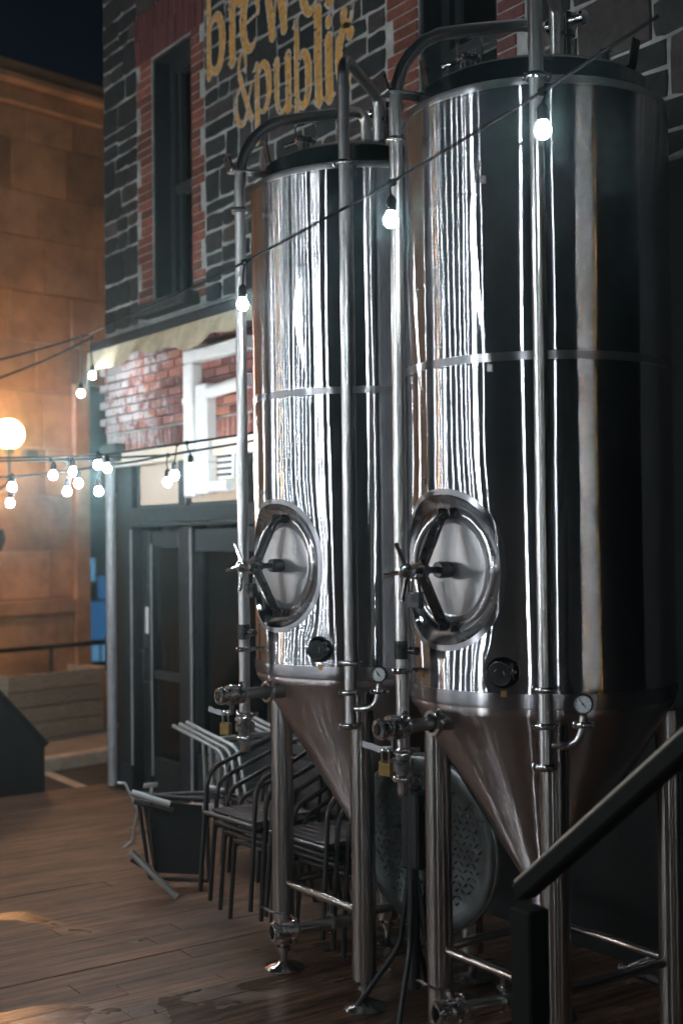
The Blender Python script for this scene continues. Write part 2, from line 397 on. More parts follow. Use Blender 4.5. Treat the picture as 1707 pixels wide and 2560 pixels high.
# pavement across the street, with kerb
DV = Vector((-.217, .976, 0)).normalized(); NV = Vector((.976, .217, 0)).normalized()   # along the tan wall / out of it
O0 = Vector((-15.86, 7.0, 0))
def WP(s, n, z): return O0 + DV*s + NV*n + Vector((0, 0, z))
def wbox(mb, s0, s1, n0, n1, z0, z1, bev=0., mi=0):
    rot = Matrix((DV, -NV, Vector((0, 0, 1)))).transposed().to_4x4()
    c = WP((s0+s1)/2, (n0+n1)/2, (z0+z1)/2)
    return mb.box(c, (abs(s1-s0), abs(n1-n0), abs(z1-z0)), mat=rot, bev=bev, mi=mi)
pv = wbox(MB(), -12, 14, -1.2, 3.0, ZS-.1, -.10).build('pavement', M['pave']); struct(pv)
kb = wbox(MB(), -12, 14, 3.0, 3.16, ZS-.1, -.085, bev=.015).build('kerb', M['roadline']); struct(kb)

rl_a, rl_b = Vector((-12.234, 4.892, ZS+.006)), Vector((-11.026, 4.863, ZS+.006)); rl_d = (rl_b-rl_a).normalized(); rl_n = Vector((-rl_d.y, rl_d.x, 0))*.06; rl_a = rl_a-rl_d*3; rl_b = rl_b+rl_d*.6
rm = MB().add([rl_a-rl_n, rl_b-rl_n, rl_b+rl_n, rl_a+rl_n], [(0, 1, 2, 3)]).build('road_marking', M['roadline']); struct(rm)
# ================================================================== tan cut-stone building across the street
tb = thing('stone_building', 'tan cut-stone building lit orange across the street', 'building', WP(-3, 0, -.1))
def tpart(mb, name, mat, parent=None):
    o = mb.build(name, mat, parent or tb)
    if (parent or tb) is tb: o.matrix_parent_inverse = Matrix.Translation(-tb.location)
    return o
wl = MB()
wbox(wl, -11, 0, -.6, -.03, -.1, 8.0)                   # wall left of the passage
wbox(wl, 0, 6, -.6, -.031, 4.15, 8.0)                    # wall over the passage
twall = tpart(wl, 'wall', M['tanjoint'])
rowz = [-.1, .55]; z = 1.2
hs_ = [.62, .70, .60, .74, .62, .66, .70, .58, .66, .62]
zs = [1.34]
for h in hs_: zs.append(zs[-1]+h)
bx0 = {}
for ri in range(len(zs)-1):
    z0, z1 = zs[ri], min(zs[ri+1], 7.62)
    if z0 >= 7.6: break
    s = -7.0 + (ri % 2)*.45
    while s < 3.2:
        L_ = rnd.choice((.85, .95, 1.1, .75)); s1 = s+L_
        if z0 < 4.1:
            if s >= -.25: break
            s1 = min(s1, -.24)
        if s1-s > .15:
            mb = MB(); wbox(mb, s+.006, s1-.006, -.03, .008+rnd.uniform(-.006, .008), z0+.006, z1-.006, bev=.008)
            mb.build('stone_block', M['tanstone'], twall)
        s = s1
# base course, ledge, corner pier and cornice
mb = MB(); s = -7
while s < -.24:
    wbox(mb, s+.006, min(s+1.3, -.245)-.006, -.03, .012, -.1, 1.12, bev=.008); s += 1.3
tpart(mb, 'base_course', M['tanstone'])
tpart(wbox(MB(), -9, -.24, -.03, .07, 1.13, 1.33, bev=.02), 'ledge', M['tanstone'])
tpart(wbox(MB(), -.235, .0, -.2, .06, -.1, 4.14, bev=.015), 'corner_pier', M['tanstone'])
mb = MB(); wbox(mb, -9, 6, -.1, .10, 7.63, 7.86, bev=.02); wbox(mb, -9, 6, -.1, .22, 7.865, 8.0, bev=.03); wbox(mb, -9, 6, -.3, .05, 8.003, 8.2, bev=.02)
tpart(mb, 'cornice', M['tanstone'])
for s_ in (-1.75, -3.55):
    pp = MB(); wbox(pp, s_-.05, s_+.05, .075, .11, .95, 1.05)
# small dark wall bracket
tpart(wbox(MB(), -1.05, -.85, .02, .14, 3.15, 3.24, bev=.02), 'wall_bracket', M['black'])

# dark building at the end of the passage, with blue lit windows
fb = thing('far_building', 'dark building seen through the passage with blue lit windows', 'building', (-21.2, 9.2, ZS))
def fpart(mb, name, mat, parent=None):
    o = mb.build(name, mat, parent or fb)
    if parent is None: o.matrix_parent_inverse = Matrix.Translation(-fb.location)
    return o
def cbox(mb, u0, u1, d, z0, z1, th=.05, bev=0):
    """box facing the courtyard at depth d along the street axis, u0..u1 = metres to the right of the passage centre"""
    c0 = fwd0*d; a = c0+right*u0; b = c0+right*u1
    rot = Matrix((right, fwd0, Vector((0, 0, 1)))).transposed().to_4x4()
    c = (a+b)/2; c.z = (z0+z1)/2
    return mb.box(c, (abs(u1-u0), th, z1-z0), mat=rot, bev=bev)
fwall = fpart(cbox(MB(), -7.5, 1.5, 24, ZS, 7.4, .6), 'wall', M['darkwall'])
for (u0, u1, z0, z1, mk) in ((-4.80, -4.55, 1.32, 1.75, 'bluewhite'), (-4.50, -4.20, 1.0, 1.42, 'blue'), (-4.70, -4.25, .25, .95, 'blue'),
                             (-4.62, -4.48, -.15, .2, 'bluewhite'), (-4.44, -4.30, -.15, .2, 'bluewhite')):
    wnd = fpart(cbox(MB(), u0-.05, u1+.05, 23.66, z0-.05, z1+.05, .05), 'window', M['black'])
    fpart(cbox(MB(), u0, u1, 23.62, z0, z1, .02), 'pane', M[mk], wnd)
fpart(cbox(MB(), -4.9, -3.9, 23.6, 2.55, 2.75, .12), 'string_course', M['frame'])

# planters and handrail on the pavement
def planter(label, s0, s1, n0, n1, z1):
    p = thing('wooden_planter', label, 'planter', WP((s0+s1)/2, (n0+n1)/2, -.1), group='wooden planters along the pavement')
    inv = Matrix.Translation(-p.location)
    def b(name, mt, *a, **k):
        o = wbox(MB(), *a, **k).build(name, mt, p); o.matrix_parent_inverse = inv; return o
    n = 4; h = (z1+.1)/n
    for i in range(n):
        za = -.1+i*h+.004; zb = -.1+(i+1)*h-.004
        b('plank', M['planterwood'], s0, s1, n1-.035, n1, za, zb, bev=.005)
        b('plank', M['planterwood'], s1-.035, s1, n0, n1-.037, za, zb, bev=.005)
        b('plank', M['planterwood'], s0, s0+.035, n0, n1-.037, za, zb, bev=.005)
    b('lining', M['black'], s0+.036, s1-.036, n0+.01, n1-.038, -.09, z1-.08)
    return p
planter('grey weathered wooden planter beside the passage corner', -1.02, .0, 1.25, 1.95, .60)
planter('wooden planter cut off by the frame edge below the globe lamp', -2.5, -1.22, 1.27, 1.94, .62)
hr = thing('pavement_railing', 'thin metal railing behind the wooden planters', 'railing', WP(-2, 1.19, -.1)); inv = Matrix.Translation(-hr.location)
o = MB().tube([WP(-4, 1.19, .83), WP(-.05, 1.19, .83)], .028, 8).build('top_rail', M['darksteel'], hr); o.matrix_parent_inverse = inv
for s_ in (-3.4, -1.42, -.1):
    o = MB().tube([WP(s_, 1.19, -.1), WP(s_, 1.19, .81)], .024, 8).build('post', M['darksteel'], hr); o.matrix_parent_inverse = inv

# ================================================================== brewery building (stone front), front plane Y = WY
WY = 4.70
bb = thing('brewery_building', 'dark stone brewery front with painted lettering, red brick trim and shop entrance', 'building', (-7.5, WY, 0))
binv = Matrix.Translation((7.5, -WY, 0))
def bpart(mb, name, mat, parent=None):
    o = mb.build(name, mat, parent or bb)
    if parent is None: o.matrix_parent_inverse = binv
    return o
ZB = 3.86          # bottom of the stone storey
# window openings in the stone storey: x0,x1,z0,z1 (openings) 
WIN = [(-9.33, -8.66, 3.98, 5.99), (-5.86, -5.18, 3.98, 5.99)]
def wall_with_holes(mb, x0, x1, z0, z1, y0, y1, holes):
    """box pieces around the holes"""
    xs = sorted({x0, x1, *[h[0] for h in holes], *[h[1] for h in holes]})
    for a, b_ in zip(xs, xs[1:]):
        hh = [h for h in holes if h[0] <= a and h[1] >= b_]
        segs = [(z0, z1)]
        for h in hh:
            ns = []
            for s0, s1 in segs:
                if h[2] > s0: ns.append((s0, min(s1, h[2])))
                if h[3] < s1: ns.append((max(s0, h[3]), s1))
            segs = ns
        for s0, s1 in segs: mb.box(((a+b_)/2, (y0+y1)/2, (s0+s1)/2), (b_-a, y1-y0, s1-s0))
mb = MB(); wall_with_holes(mb, -10.25, -2.4, ZB, 9.2, WY, WY+.42, WIN)
mb.box((-10.05, WY+3.4, 4.6), (.4, 5.9, 9.2))             # side wall running back from the corner
mb.box((-9.0, WY+1.3, 3.2), (2.4, .1, 1.32))
wall = bpart(mb, 'wall', M['mortar'])
bpart(MB().box((-5.0, WY+.3, 1.85), (5.2, .5, 4.0)), 'ground_storey', M['shadeblack'])            # blind wall behind the tanks, its shade painted into the colour
# ---- stones
BRZ = [(-9.60, -9.33), (-8.66, -8.45), (-6.18, -5.86), (-5.18, -4.95)]      # brick jamb strips
STONES = []
def stone_region(x0, x1, z0, z1, cell=.30):
    z = z0
    while z < z1-.02:
        h = rnd.uniform(.24, .34)*cell/.30
        if z+h > z1-.12: h = z1-z
        x = x0
        while x < x1-.02:
            w_ = rnd.uniform(.22, .52)*cell/.30
            if x+w_ > x1-.14: w_ = x1-x
            k = rnd.random()
            if k < .42 or h < .22: parts = [(x, x+w_, z, z+h)]
            elif k < .8:
                q = z+h*rnd.uniform(.38, .62); parts = [(x, x+w_, z, q), (x, x+w_, q, z+h)]
            else:
                q = z+h*rnd.uniform(.4, .6); p = x+w_*rnd.uniform(.35, .65)
                parts = [(x, p, z, q), (p, x+w_, z, q), (x, x+w_, q, z+h)] if w_ > .34 else [(x, x+w_, z, q), (x, x+w_, q, z+h)]
            STONES.extend(parts); x += w_
        z += h
stone_region(-10.25, -9.60, ZB, 7.2, .25); stone_region(-8.45, -6.18, ZB, 6.9, .25); stone_region(-9.60, -8.45, 6.40, 7.2, .25)
stone_region(-4.95, -2.4, ZB, 5.7)
SF = []
def stone_mesh(x0, x1, z0, z1, depth):
    g = .0095; j = lambda a: rnd.uniform(-a, a)
    a0, a1, b0, b1 = x0+g, x1-g, z0+g, z1-g
    n = 3; V = []; F = []
    for iz in range(n+1):
        for ix in range(n+1):
            fx, fz = ix/n, iz/n
            e = ix in (0, n) or iz in (0, n)
            corner = ix in (0, n) and iz in (0, n)
            px = a0+(a1-a0)*fx; pz = b0+(b1-b0)*fz
            cx, cz = (a0+a1)/2, (b0+b1)/2
            ins = .009 if corner else .004
            if e: px += (ins if ix == 0 else -ins if ix == n else 0)+j(.006); pz += (ins if iz == 0 else -ins if iz == n else 0)+j(.006)
            V.append((px, WY-depth+(.004 if e else j(.0035)), pz))
    for iz in range(n):
        for ix in range(n):
            a = iz*(n+1)+ix; F.append((a, a+1, a+n+2, a+n+1))
    ring = [i for i in range(n+1)]+[(k+1)*(n+1)-1 for k in range(1, n+1)]+[n*(n+1)+i for i in range(n-1, -1, -1)]+[k*(n+1) for k in range(n-1, 0, -1)]
    o = len(V)
    for i in ring:
        px, py, pz = V[i]; cx, cz = (a0+a1)/2, (b0+b1)/2
        V.append((px+(.008 if px > cx else -.008), WY+.004, pz+(.008 if pz > cz else -.008)))
    for k in range(len(ring)):
        k2 = (k+1) % len(ring); F.append((ring[k2], ring[k], o+k, o+k2))
    mb = MB(); mb.add(V, F, True); return mb
for s_ in STONES:
    d = rnd.uniform(.008, .013) if (s_[0] > -8.6 and s_[1] < -6.1 and s_[2] > 4.5) else rnd.uniform(.009, .02); SF.append((*s_, d))
    stone_mesh(*s_, d).build('stone', M['stone'], wall, sharp=28)
def face_y(x, z):
    for a, b_, c, d, dep in SF:
        if a+.015 < x < b_-.015 and c+.015 < z < d-.015: return WY-dep-.005
    return WY-.0145
# ---- bricks (shared meshes)
def brick_mesh(l, h, d=.05): return MB().box((0, 0, 0), (l-.011, d, h-.011), bev=.005).build('brick', M['brick']).data
BM = {'s': brick_mesh(.215, .072), 'h': brick_mesh(.105, .072), 'v': brick_mesh(.072, .215)}
BMp = {}; BMl = {}
for k, me in BM.items():
    c = me.copy(); c.materials[0] = M['flake']; BMp[k] = c
    c = me.copy(); c.materials[0] = M['lintelbrick']; BMl[k] = c
for o in [x_ for x_ in bpy.data.objects if x_.name.startswith('brick') and x_.parent is None and x_.type == 'MESH']: bpy.data.objects.remove(o)
def brick(kind, x, z, bank=BM, y=None, sx=1, rz=0, parent=None):
    o = link('brick', bank[kind], parent or wall, (x, (WY+.015 if y is None else y)+rnd.uniform(-.002, .002), z))
    o.scale = (sx, 1, 1); o.rotation_euler = (0, rz, rnd.uniform(-.004, .004)); return o
for (a, b_), zt in zip(BRZ, (6.02, 6.02, 6.6, 5.2)):
    z = 3.92; i = 0
    wj = b_-a; inner_right = a in (-9.60, -6.18)
    while z < zt:
        # toothed quoin: alternate long and short courses in blocks of three
        longc = (i//3) % 2 == 0
        L_ = wj-.01 if longc else wj-.075
        xc = (b_-L_/2-.002) if inner_right else (a+L_/2+.002)
        brick('s', xc, z+.036, BMl if a > -5.5 else BM, sx=(L_)/.215)  # darker lintel brick on the far right jamb stands in for shade there
        z += .072; i += 1
for wx0, wx1 in ((-9.60, -8.45), (-6.1, -4.95)):
    n = 21; wdt = (wx1-wx0)/n
    for i in range(n):
        t = (i+.5)/n-.5
        for k_ in range(2):
            brick('v', wx0+(i+.5)*wdt+t*.06*k_, 6.10+.205*k_, BMl, WY+.008, sx=wdt/.072*(1+.03*k_), rz=t*.16)
# ---- upper windows
for i, (x0, x1, z0, z1) in enumerate(WIN):
    wv = bpart(MB().box(((x0+x1)/2, WY+.40, (z0+z1)/2), (x1-x0+.02, .03, z1-z0+.02)), 'window', M['black'])
    mb = MB()
    for xx in (x0+.045, x1-.045): mb.box((xx, WY+.20, (z0+z1)/2), (.09, .10, z1-z0), bev=.008)
    for zz in (z0+.05, z1-.06): mb.box(((x0+x1)/2, WY+.201, zz), (x1-x0-.181, .10, .10), bev=.008)
    for xx in (x0+.012, x1-.012): mb.box((xx, WY+.085, (z0+z1)/2), (.024, .14, z1-z0))
    mb.box(((x0+x1)/2, WY+.085, z1-.012), (x1-x0-.05, .14, .024))
    bpart(mb, 'frame', M['sash'], wv)
    zm = z0+(z1-z0)*.47
    mb = MB(); mb.box(((x0+x1)/2, WY+.19, zm), (x1-x0-.183, .07, .07), bev=.006)
    for xx in (x0+.115, x1-.115): mb.box((xx, WY+.215, (z0+z1)/2), (.045, .045, z1-z0-.21), bev=.005)
    bpart(mb, 'sash', M['sash'], wv)
    bpart(MB().box(((x0+x1)/2, WY+.232, (zm+z1)/2-.03), (x1-x0-.28, .006, z1-zm-.16)), 'pane', M['glass'], wv)
    bpart(MB().box(((x0+x1)/2, WY+.216, (zm+z0)/2+.03), (x1-x0-.28, .006, zm-z0-.16)), 'pane', M['glass'], wv)
    # curtain inside, gathered at one side
    V = []; F = []; nn = 40
    for k_ in range(nn+1):
        f_ = k_/nn; xx = x1-.17-.26*f_; yy = WY+.268+.018*math.sin(f_*46)
        V += [(xx-.10*f_*0, yy, z0+.12), (xx, yy, z1-.12)]
    for k_ in range(nn): F.append((2*k_, 2*k_+2, 2*k_+3, 2*k_+1))
    bpart(MB().add(V, F, True), 'curtain', M['curtain'], wv)
    bpart(MB().box(((x0+x1)/2, WY-.03, z0-.055), (x1-x0+.22, .22, .10), bev=.012), 'sill', M['stone'], wv)

# ---- painted letters
def arc(cx, cz, rx, rz, a0, a1, w0, w1=None, n=10, wm=None):
    o = []; w1 = w0 if w1 is None else w1
    for i in range(n):
        t0, t1 = i/n, (i+1)/n
        def wd(t): return (w0*(1-t)+w1*t) if wm is None else (w0*(1-t)+w1*t)+(wm-(w0+w1)/2)*math.sin(math.pi*t)
        A, B = R(a0+(a1-a0)*t0), R(a0+(a1-a0)*t1)
        o.append((cx+rx*math.cos(A), cz+rz*math.sin(A), cx+rx*math.cos(B), cz+rz*math.sin(B), wd(t0), wd(t1)))
    return o
def ln(x0, z0, x1, z1, w0, w1=None): return [(x0, z0, x1, z1, w0, w0 if w1 is None else w1)]
GL = {
 'b': ln(.16, .02, .16, 1.52, .20, .16) + ln(.0, 1.44, .16, 1.5, .06) + arc(.50, .48, .34, .45, 150, -150, .07, .07, 14, .24),
 'r': ln(.30, .02, .30, .98, .24) + ln(.05, .90, .30, .96, .06) + ln(.02, .03, .60, .03, .06) + arc(.68, .60, .34, .34, 160, 60, .08, .20, 6),
 'e': arc(.5, .5, .40, .45, 5, 310, .09, .08, 16, .26) + ln(.14, .48, .9, .54, .06),
 'w': ln(.10, .98, .30, .04, .22) + ln(.30, .04, .50, .92, .08) + ln(.50, .92, .70, .04, .22) + ln(.70, .04, .90, .98, .08) + ln(.0, .98, .22, .98, .06) + ln(.8, .98, 1, .98, .06),
 'y': ln(.12, .98, .52, .05, .22) + ln(.88, .98, .42, -.32, .09) + arc(.28, -.30, .16, .14, 0, -200, .09, .20, 6) + ln(0, .98, .26, .98, .06) + ln(.74, .98, 1, .98, .06),
 '&': arc(.42, 1.06, .19, .25, -30, 250, .08, .09, 12, .10) + ln(.30, .88, .88, .05, .17) + arc(.40, .36, .32, .34, 110, 350, .09, .08, 12, .16) + ln(.70, .30, .92, .66, .08),
 'p': ln(.22, -.42, .22, .98, .20) + ln(.02, .92, .22, .97, .06) + arc(.54, .52, .34, .44, 150, -120, .08, .05, 14, .22),
 'u': ln(.16, .98, .16, .36, .22) + arc(.46, .34, .30, .32, 180, 330, .19, .08, 8) + ln(.80, .98, .80, .03, .24) + ln(0, .95, .18, .98, .06) + ln(.62, .95, .82, .98, .06) + ln(.78, .03, 1.0, .03, .06),
 'l': ln(.5, .02, .5, 1.48, .27) + ln(.1, 1.42, .5, 1.46, .07) + ln(.0, .03, 1.0, .03, .07),
 'i': ln(.5, .02, .5, .98, .28) + ln(.1, .92, .5, .96, .07) + ln(.0, .03, 1.0, .03, .08) + arc(.5, 1.26, .05, .04, 0, 360, .20, .20, 8),
 'c': arc(.54, .5, .40, .44, 50, 310, .16, .08, 16, .26) + ln(.78, .80, .80, .82, .24),
}
from mathutils import noise as mnoise
CS = .0065
def letter(ch, X0, X1, zb, xh):
    X0, X1 = X0+(X1-X0)*.05, X1-(X1-X0)*.07
    sx = X1-X0; segs = [(X0+a*sx, zb+b_*xh, X0+c*sx, zb+d*xh, e*xh*.41, f_*xh*.41) for a, b_, c, d, e, f_ in GL[ch]]
    zt = zb+1.62*xh; zl = zb-.6*xh
    nx = int((sx*1.3)/CS)+1; nz = int((zt-zl)/CS)+1
    mb = MB()
    for i in range(nx):
        px = X0-sx*.15+i*CS
        for k in range(nz):
            pz = zl+k*CS; best = 9
            for a, b_, c, d, e, f_ in segs:
                if min(a, c)-.09 > px or max(a, c)+.09 < px or min(b_, d)-.09 > pz or max(b_, d)+.09 < pz: continue
                dx, dz = c-a, d-b_; t = ((px-a)*dx+(pz-b_)*dz)/(dx*dx+dz*dz+1e-9); t = max(0, min(1, t))
                q = math.hypot(px-a-dx*t, pz-b_-dz*t)-(e+(f_-e)*t)
                if q < best: best = q
            nn = mnoise.noise(Vector((px*9, pz*9, 3))); n2 = mnoise.noise(Vector((px*34, pz*34, 9)))
            if best < .002+.002*n2:
                if n2+.6*nn < -.62: continue               # flaked away
                y = face_y(px+CS/2, pz+CS/2)
                mi = 1 if best > -.009+.016*nn else 0
                mb.add([(px, y, pz), (px+CS, y, pz), (px+CS, y, pz+CS), (px, y, pz+CS)], [(0, 1, 2, 3)], False, mi)
    bpart(mb, 'painted_letter', [M['gold'], M['cream']])
for ch, a, b_ in (('b', -8.42, -8.08), ('r', -8.08, -7.86), ('e', -7.90, -7.60), ('w', -7.60, -7.16), ('e', -7.12, -6.85), ('r', -6.83, -6.62), ('y', -6.66, -6.33)): letter(ch, a, b_, 5.54, .46)
for ch, a, b_, zb, xh in (('&', -8.00, -7.70, 5.05, .40), ('p', -7.74, -7.46, 5.04, .38), ('u', -7.46, -7.20, 4.99, .38), ('b', -7.21, -6.96, 4.95, .40), ('l', -6.96, -6.84, 4.935, .41), ('i', -6.84, -6.71, 4.925, .40), ('c', -6.71, -6.48, 4.94, .41)): letter(ch, a, b_, zb, xh)

# ---- shop entrance below the awning
# brick panel
z = 2.90; i = 0
mb = MB(); mb.box((-8.6, WY+.05, 3.30), (3.36, .06, 1.11)); bw = bpart(mb, 'brick_panel', M['mortar'])
xx = -10.2
while xx < -7.75:
    brick('v', xx+.036, 2.875, BMp, WY+.005, parent=bw); xx += .073
z = 2.995; i = 0
while z < 3.62:
    xx = -10.24 - (.107 if i % 2 else 0)
    while xx < -7.75:
        white = rnd.random() < (.75 if (xx < -9.5 and z > 3.05) else .30 if z > 3.2 else .08)
        brick('s', xx+.107, z+.036, BMp, WY+.005, parent=bw); xx += .216
    z += .073; i += 1
# pilaster, fascia, transoms, doors
def ebox(name, mat, x0, x1, z0, z1, y0, y1, bev=.006, parent=None): return bpart(MB().box(((x0+x1)/2, (y0+y1)/2, (z0+z1)/2), (x1-x0, y1-y0, z1-z0), bev=bev), name, mat, parent)
ebox('pilaster', M['frame'], -10.16, -9.72, 0, 2.75, WY-.02, WY+.2)
ebox('plinth', M['frame'], -10.19, -9.70, 0, .22, WY-.05, WY-.022)
ebox('fascia_board', M['panelcream'], -10.22, -7.6, 2.70, 2.83, WY-.055, WY+.05)
ebox('transom_frame', M['frame'], -9.718, -7.6, 2.22, 2.345, WY-.03, WY+.15)
ebox('ledge_moulding', M['frame'], -9.72, -7.6, 2.19, 2.216, WY-.06, WY+.15)
for x0, x1 in ((-9.64, -8.92), (-8.76, -8.0)):
    t_ = ebox('transom_pane', M['littransom'], x0, x1, 2.37, 2.69, WY+.02, WY+.05)
    mb = MB(); mb.box(((x0+x1)/2, WY+.035, 2.358), (x1-x0+.06, .06, .02)); mb.box((x0-.015, WY+.035, 2.53), (.024, .06, .32)); mb.box((x1+.015, WY+.035, 2.53), (.024, .06, .32))
    bpart(mb, 'beading', M['sash'], t_)
ebox('transom_mullion', M['frame'], -8.90, -8.78, 2.346, 2.70, WY-.02, WY+.1)
mb = MB(); mb.box((-8.9, WY+1.6, 1.1), (2.6, .1, 2.2)); mb.box((-10.15, WY+.9, 1.1), (.06, 1.4, 2.2)); mb.box((-8.9, WY+.8, -.02), (2.6, 1.7, .04)); mb.box((-7.62, WY+.9, 1.1), (.06, 1.4, 2.2)); mb.box((-8.9, WY+.85, 2.21), (2.6, 1.4, .02))
bpart(mb, 'lobby', M['darkwall'])
for xx, ya in ((-9.735, -.024), (-8.765, .012)): bpart(MB().box((xx, WY+ya, 1.1), (.022, .012, 2.14)), 'highlight_strip', M['galv'])  # pale strips stand in for highlights on the frame edges
dr = ebox('door', M['frame'], -9.70, -9.58, .02, 2.16, WY+.06, WY+.14)
mb = MB()
mb.box((-9.0, WY+.10, 1.09), (.12, .08, 2.14), bev=.006); mb.box((-9.29, WY+.10, 2.09), (.455, .08, .13), bev=.006); mb.box((-9.29, WY+.10, .16), (.455, .08, .28), bev=.006)
mb.box((-9.29, WY+.10, .98), (.455, .06, .07), bev=.006)
bpart(mb, 'door_stile', M['frame'], dr)
bpart(MB().box((-9.29, WY+.105, 1.15), (.455, .008, 1.74)), 'pane', M['glass'], dr)
bpart(MB().box((-9.525, WY+.056, 1.1), (.014, .012, 1.9)), 'door_highlight_strip', M['galv'], dr)  # pale line added as the highlight along the door frame
bpart(MB().box((-9.60, WY+.052, 1.42), (.05, .012, .22), bev=.004), 'lock_plate', M['pvc'], dr)
bpart(MB().tube(bend([(-9.54, WY+.07, .92), (-9.54, WY-.01, .92), (-9.54, WY-.01, 1.2), (-9.54, WY+.07, 1.2)], .03), .011, 8), 'handle', M['polish'], dr)
sd = ebox('side_window', M['frame'], -8.93, -8.76, 0.0, 2.188, WY+.02, WY+.16)
mb = MB(); mb.box((-8.2, WY+.09, 2.08), (1.10, .10, .18), bev=.006); mb.box((-8.2, WY+.09, .22), (1.10, .10, .44), bev=.006); mb.box((-7.66, WY+.09, 1.1), (.1, .10, 2.18), bev=.006); mb.box((-8.74, WY+.07, 1.2), (.03, .06, 1.5))
bpart(mb, 'window_frame', M['frame'], sd)
bpart(MB().box((-8.2, WY+.10, 1.21), (1.06, .008, 1.56)), 'pane', M['glass'], sd)
V = []; F = []; nn = 60
for k_ in range(nn+1):
    f_ = k_/nn; V += [(-8.79+1.05*f_, WY+.24+.028*math.sin(f_*62), .1), (-8.79+1.05*f_, WY+.24+.028*math.sin(f_*62), 2.1)]
for k_ in range(nn): F.append((2*k_, 2*k_+2, 2*k_+3, 2*k_+1))
bpart(MB().add(V, F, True), 'curtain', M['curtain'], sd)
# downpipe
dp = bpart(MB().tube([(-9.98, WY-.09, .02), (-9.98, WY-.09, 2.74)], .042, 12), 'downpipe', M['galv'])
for zz in (.5, 2.45): bpart(MB().tube([(-9.98, WY-.09, zz), (-9.98, WY-.09, zz+.035)], .052, 12), 'collar', M['galv'], dp)
bpart(MB().box((-9.98, WY-.06, 2.82), (.30, .14, .15), bev=.02), 'junction_box', M['black'])
ebox('hydrant_box', M['black'], -10.32, -10.20, .95, 1.25, WY+.0, WY+.14)
# awning: cassette bar + canvas valance
AY = 4.43
aw = bpart(MB().box((-8.0, AY+.10, 3.70), (4.1, .16, .10), bev=.02), 'awning', M['black'])
nx = 120; V = []; F = []
for k_ in range(nx+1):
    f_ = k_/nx; xq = -10.05+f_*3.9
    drop = .155+.03*math.sin(f_*17)+.02*math.sin(f_*41+1)
    if f_ < .035: drop = .155+ (.035-f_)/.035*.16
    for j_ in range(4):
        t_ = j_/3; V.append((xq, AY+.012-.03*t_+.018*math.sin(f_*60+t_*2)*t_, 3.662-drop*t_))
for k_ in range(nx):
    for j_ in range(3):
        a = k_*4+j_; F.append((a, a+1, a+5, a+4))
bpart(MB().add(V, F, True), 'valance', M['canvas'], aw)
for xq in (-9.9, -8.9, -7.9): bpart(MB().box((xq, WY-.08, 3.72), (.05, .18, .06)), 'awning_bracket', M['darksteel'], aw)
# white boxed ducts and louvre
def duct(label, boxes):
    t_ = thing('wall_duct', label, 'duct', (boxes[0][0], WY-.05, 0), group='white ducts beside the shop door'); i_ = Matrix.Translation(-t_.location)
    for nm, x0, x1, z0, z1, y0, y1 in boxes[1:]:
        o = MB().box(((x0+x1)/2, (y0+y1)/2, (z0+z1)/2), (x1-x0, y1-y0, z1-z0), bev=.012).build(nm, M['pvc'], t_); o.matrix_parent_inverse = i_
    return t_, i_
duct('taller white boxed duct running down the red brick beside the door', [(-8.57,), ('upright', -8.645, -8.495, 2.40, 3.41, WY-.11, WY-.012), ('top_run', -8.645, -7.70, 3.413, 3.515, WY-.11, WY-.012), ('coupling', -8.655, -8.485, 3.10, 3.16, WY-.116, WY-.012)])
t_, i_ = duct('shorter white duct with a round side arm next to the taller one', [(-8.37,), ('upright', -8.465, -8.285, 2.42, 3.24, WY-.105, WY-.012), ('coupling', -8.475, -8.275, 2.60, 2.66, WY-.112, WY-.012)])
for nm, p_, q_, r_ in (('side_arm', (-8.28, WY-.07, 3.17), (-7.7, WY-.07, 3.20), .05), ('elbow', (-8.28, WY-.07, 2.47), (-8.0, WY-.07, 2.47), .045)):
    o = MB().tube([p_, q_], r_, 12).build(nm, M['pvc'], t_); o.matrix_parent_inverse = i_
lv = thing('louvre_vent', 'small dark louvred vent beside the white pipes', 'vent', (-8.12, WY-.03, 2.62)); 
MB().box((0, .005, 0), (.22, .03, .20), bev=.006).build('vent_frame', M['pvc'], lv)
for k_ in range(4): MB().box((0, -.02, -.066+k_*.044), (.18, .03, .016)).build('slat', M['black'], lv)

# ================================================================== fermentation tanks
TR = .53; ZC, ZT = 1.467, 3.76
AM, ZMAN = -87.0, 1.962
AP, ZP = -58.5, 1.59
def rframe(a, r=0, z=0):
    n = P2(a, 1); t = Vector((-n.y, n.x, 0)); m_ = Matrix((t, Vector((0, 0, 1)), n)).transposed().to_4x4()
    m_.translation = P2(a, r, z); return m_
def cylp(th, z, r=TR): return Vector((math.cos(R(th))*r, math.sin(R(th))*r, z))
def sup(c, e=.86): return math.copysign(abs(c)**e, c)
def man_hole(t, k=1.0): return (AM+math.degrees(math.asin(.250*k*sup(math.cos(t))/TR)), ZMAN+.284*k*sup(math.sin(t)))
def port_hole(t, k=1.0): return (AP+math.degrees(math.asin(.062*k*math.cos(t)/TR)), ZP+.058*k*math.sin(t))

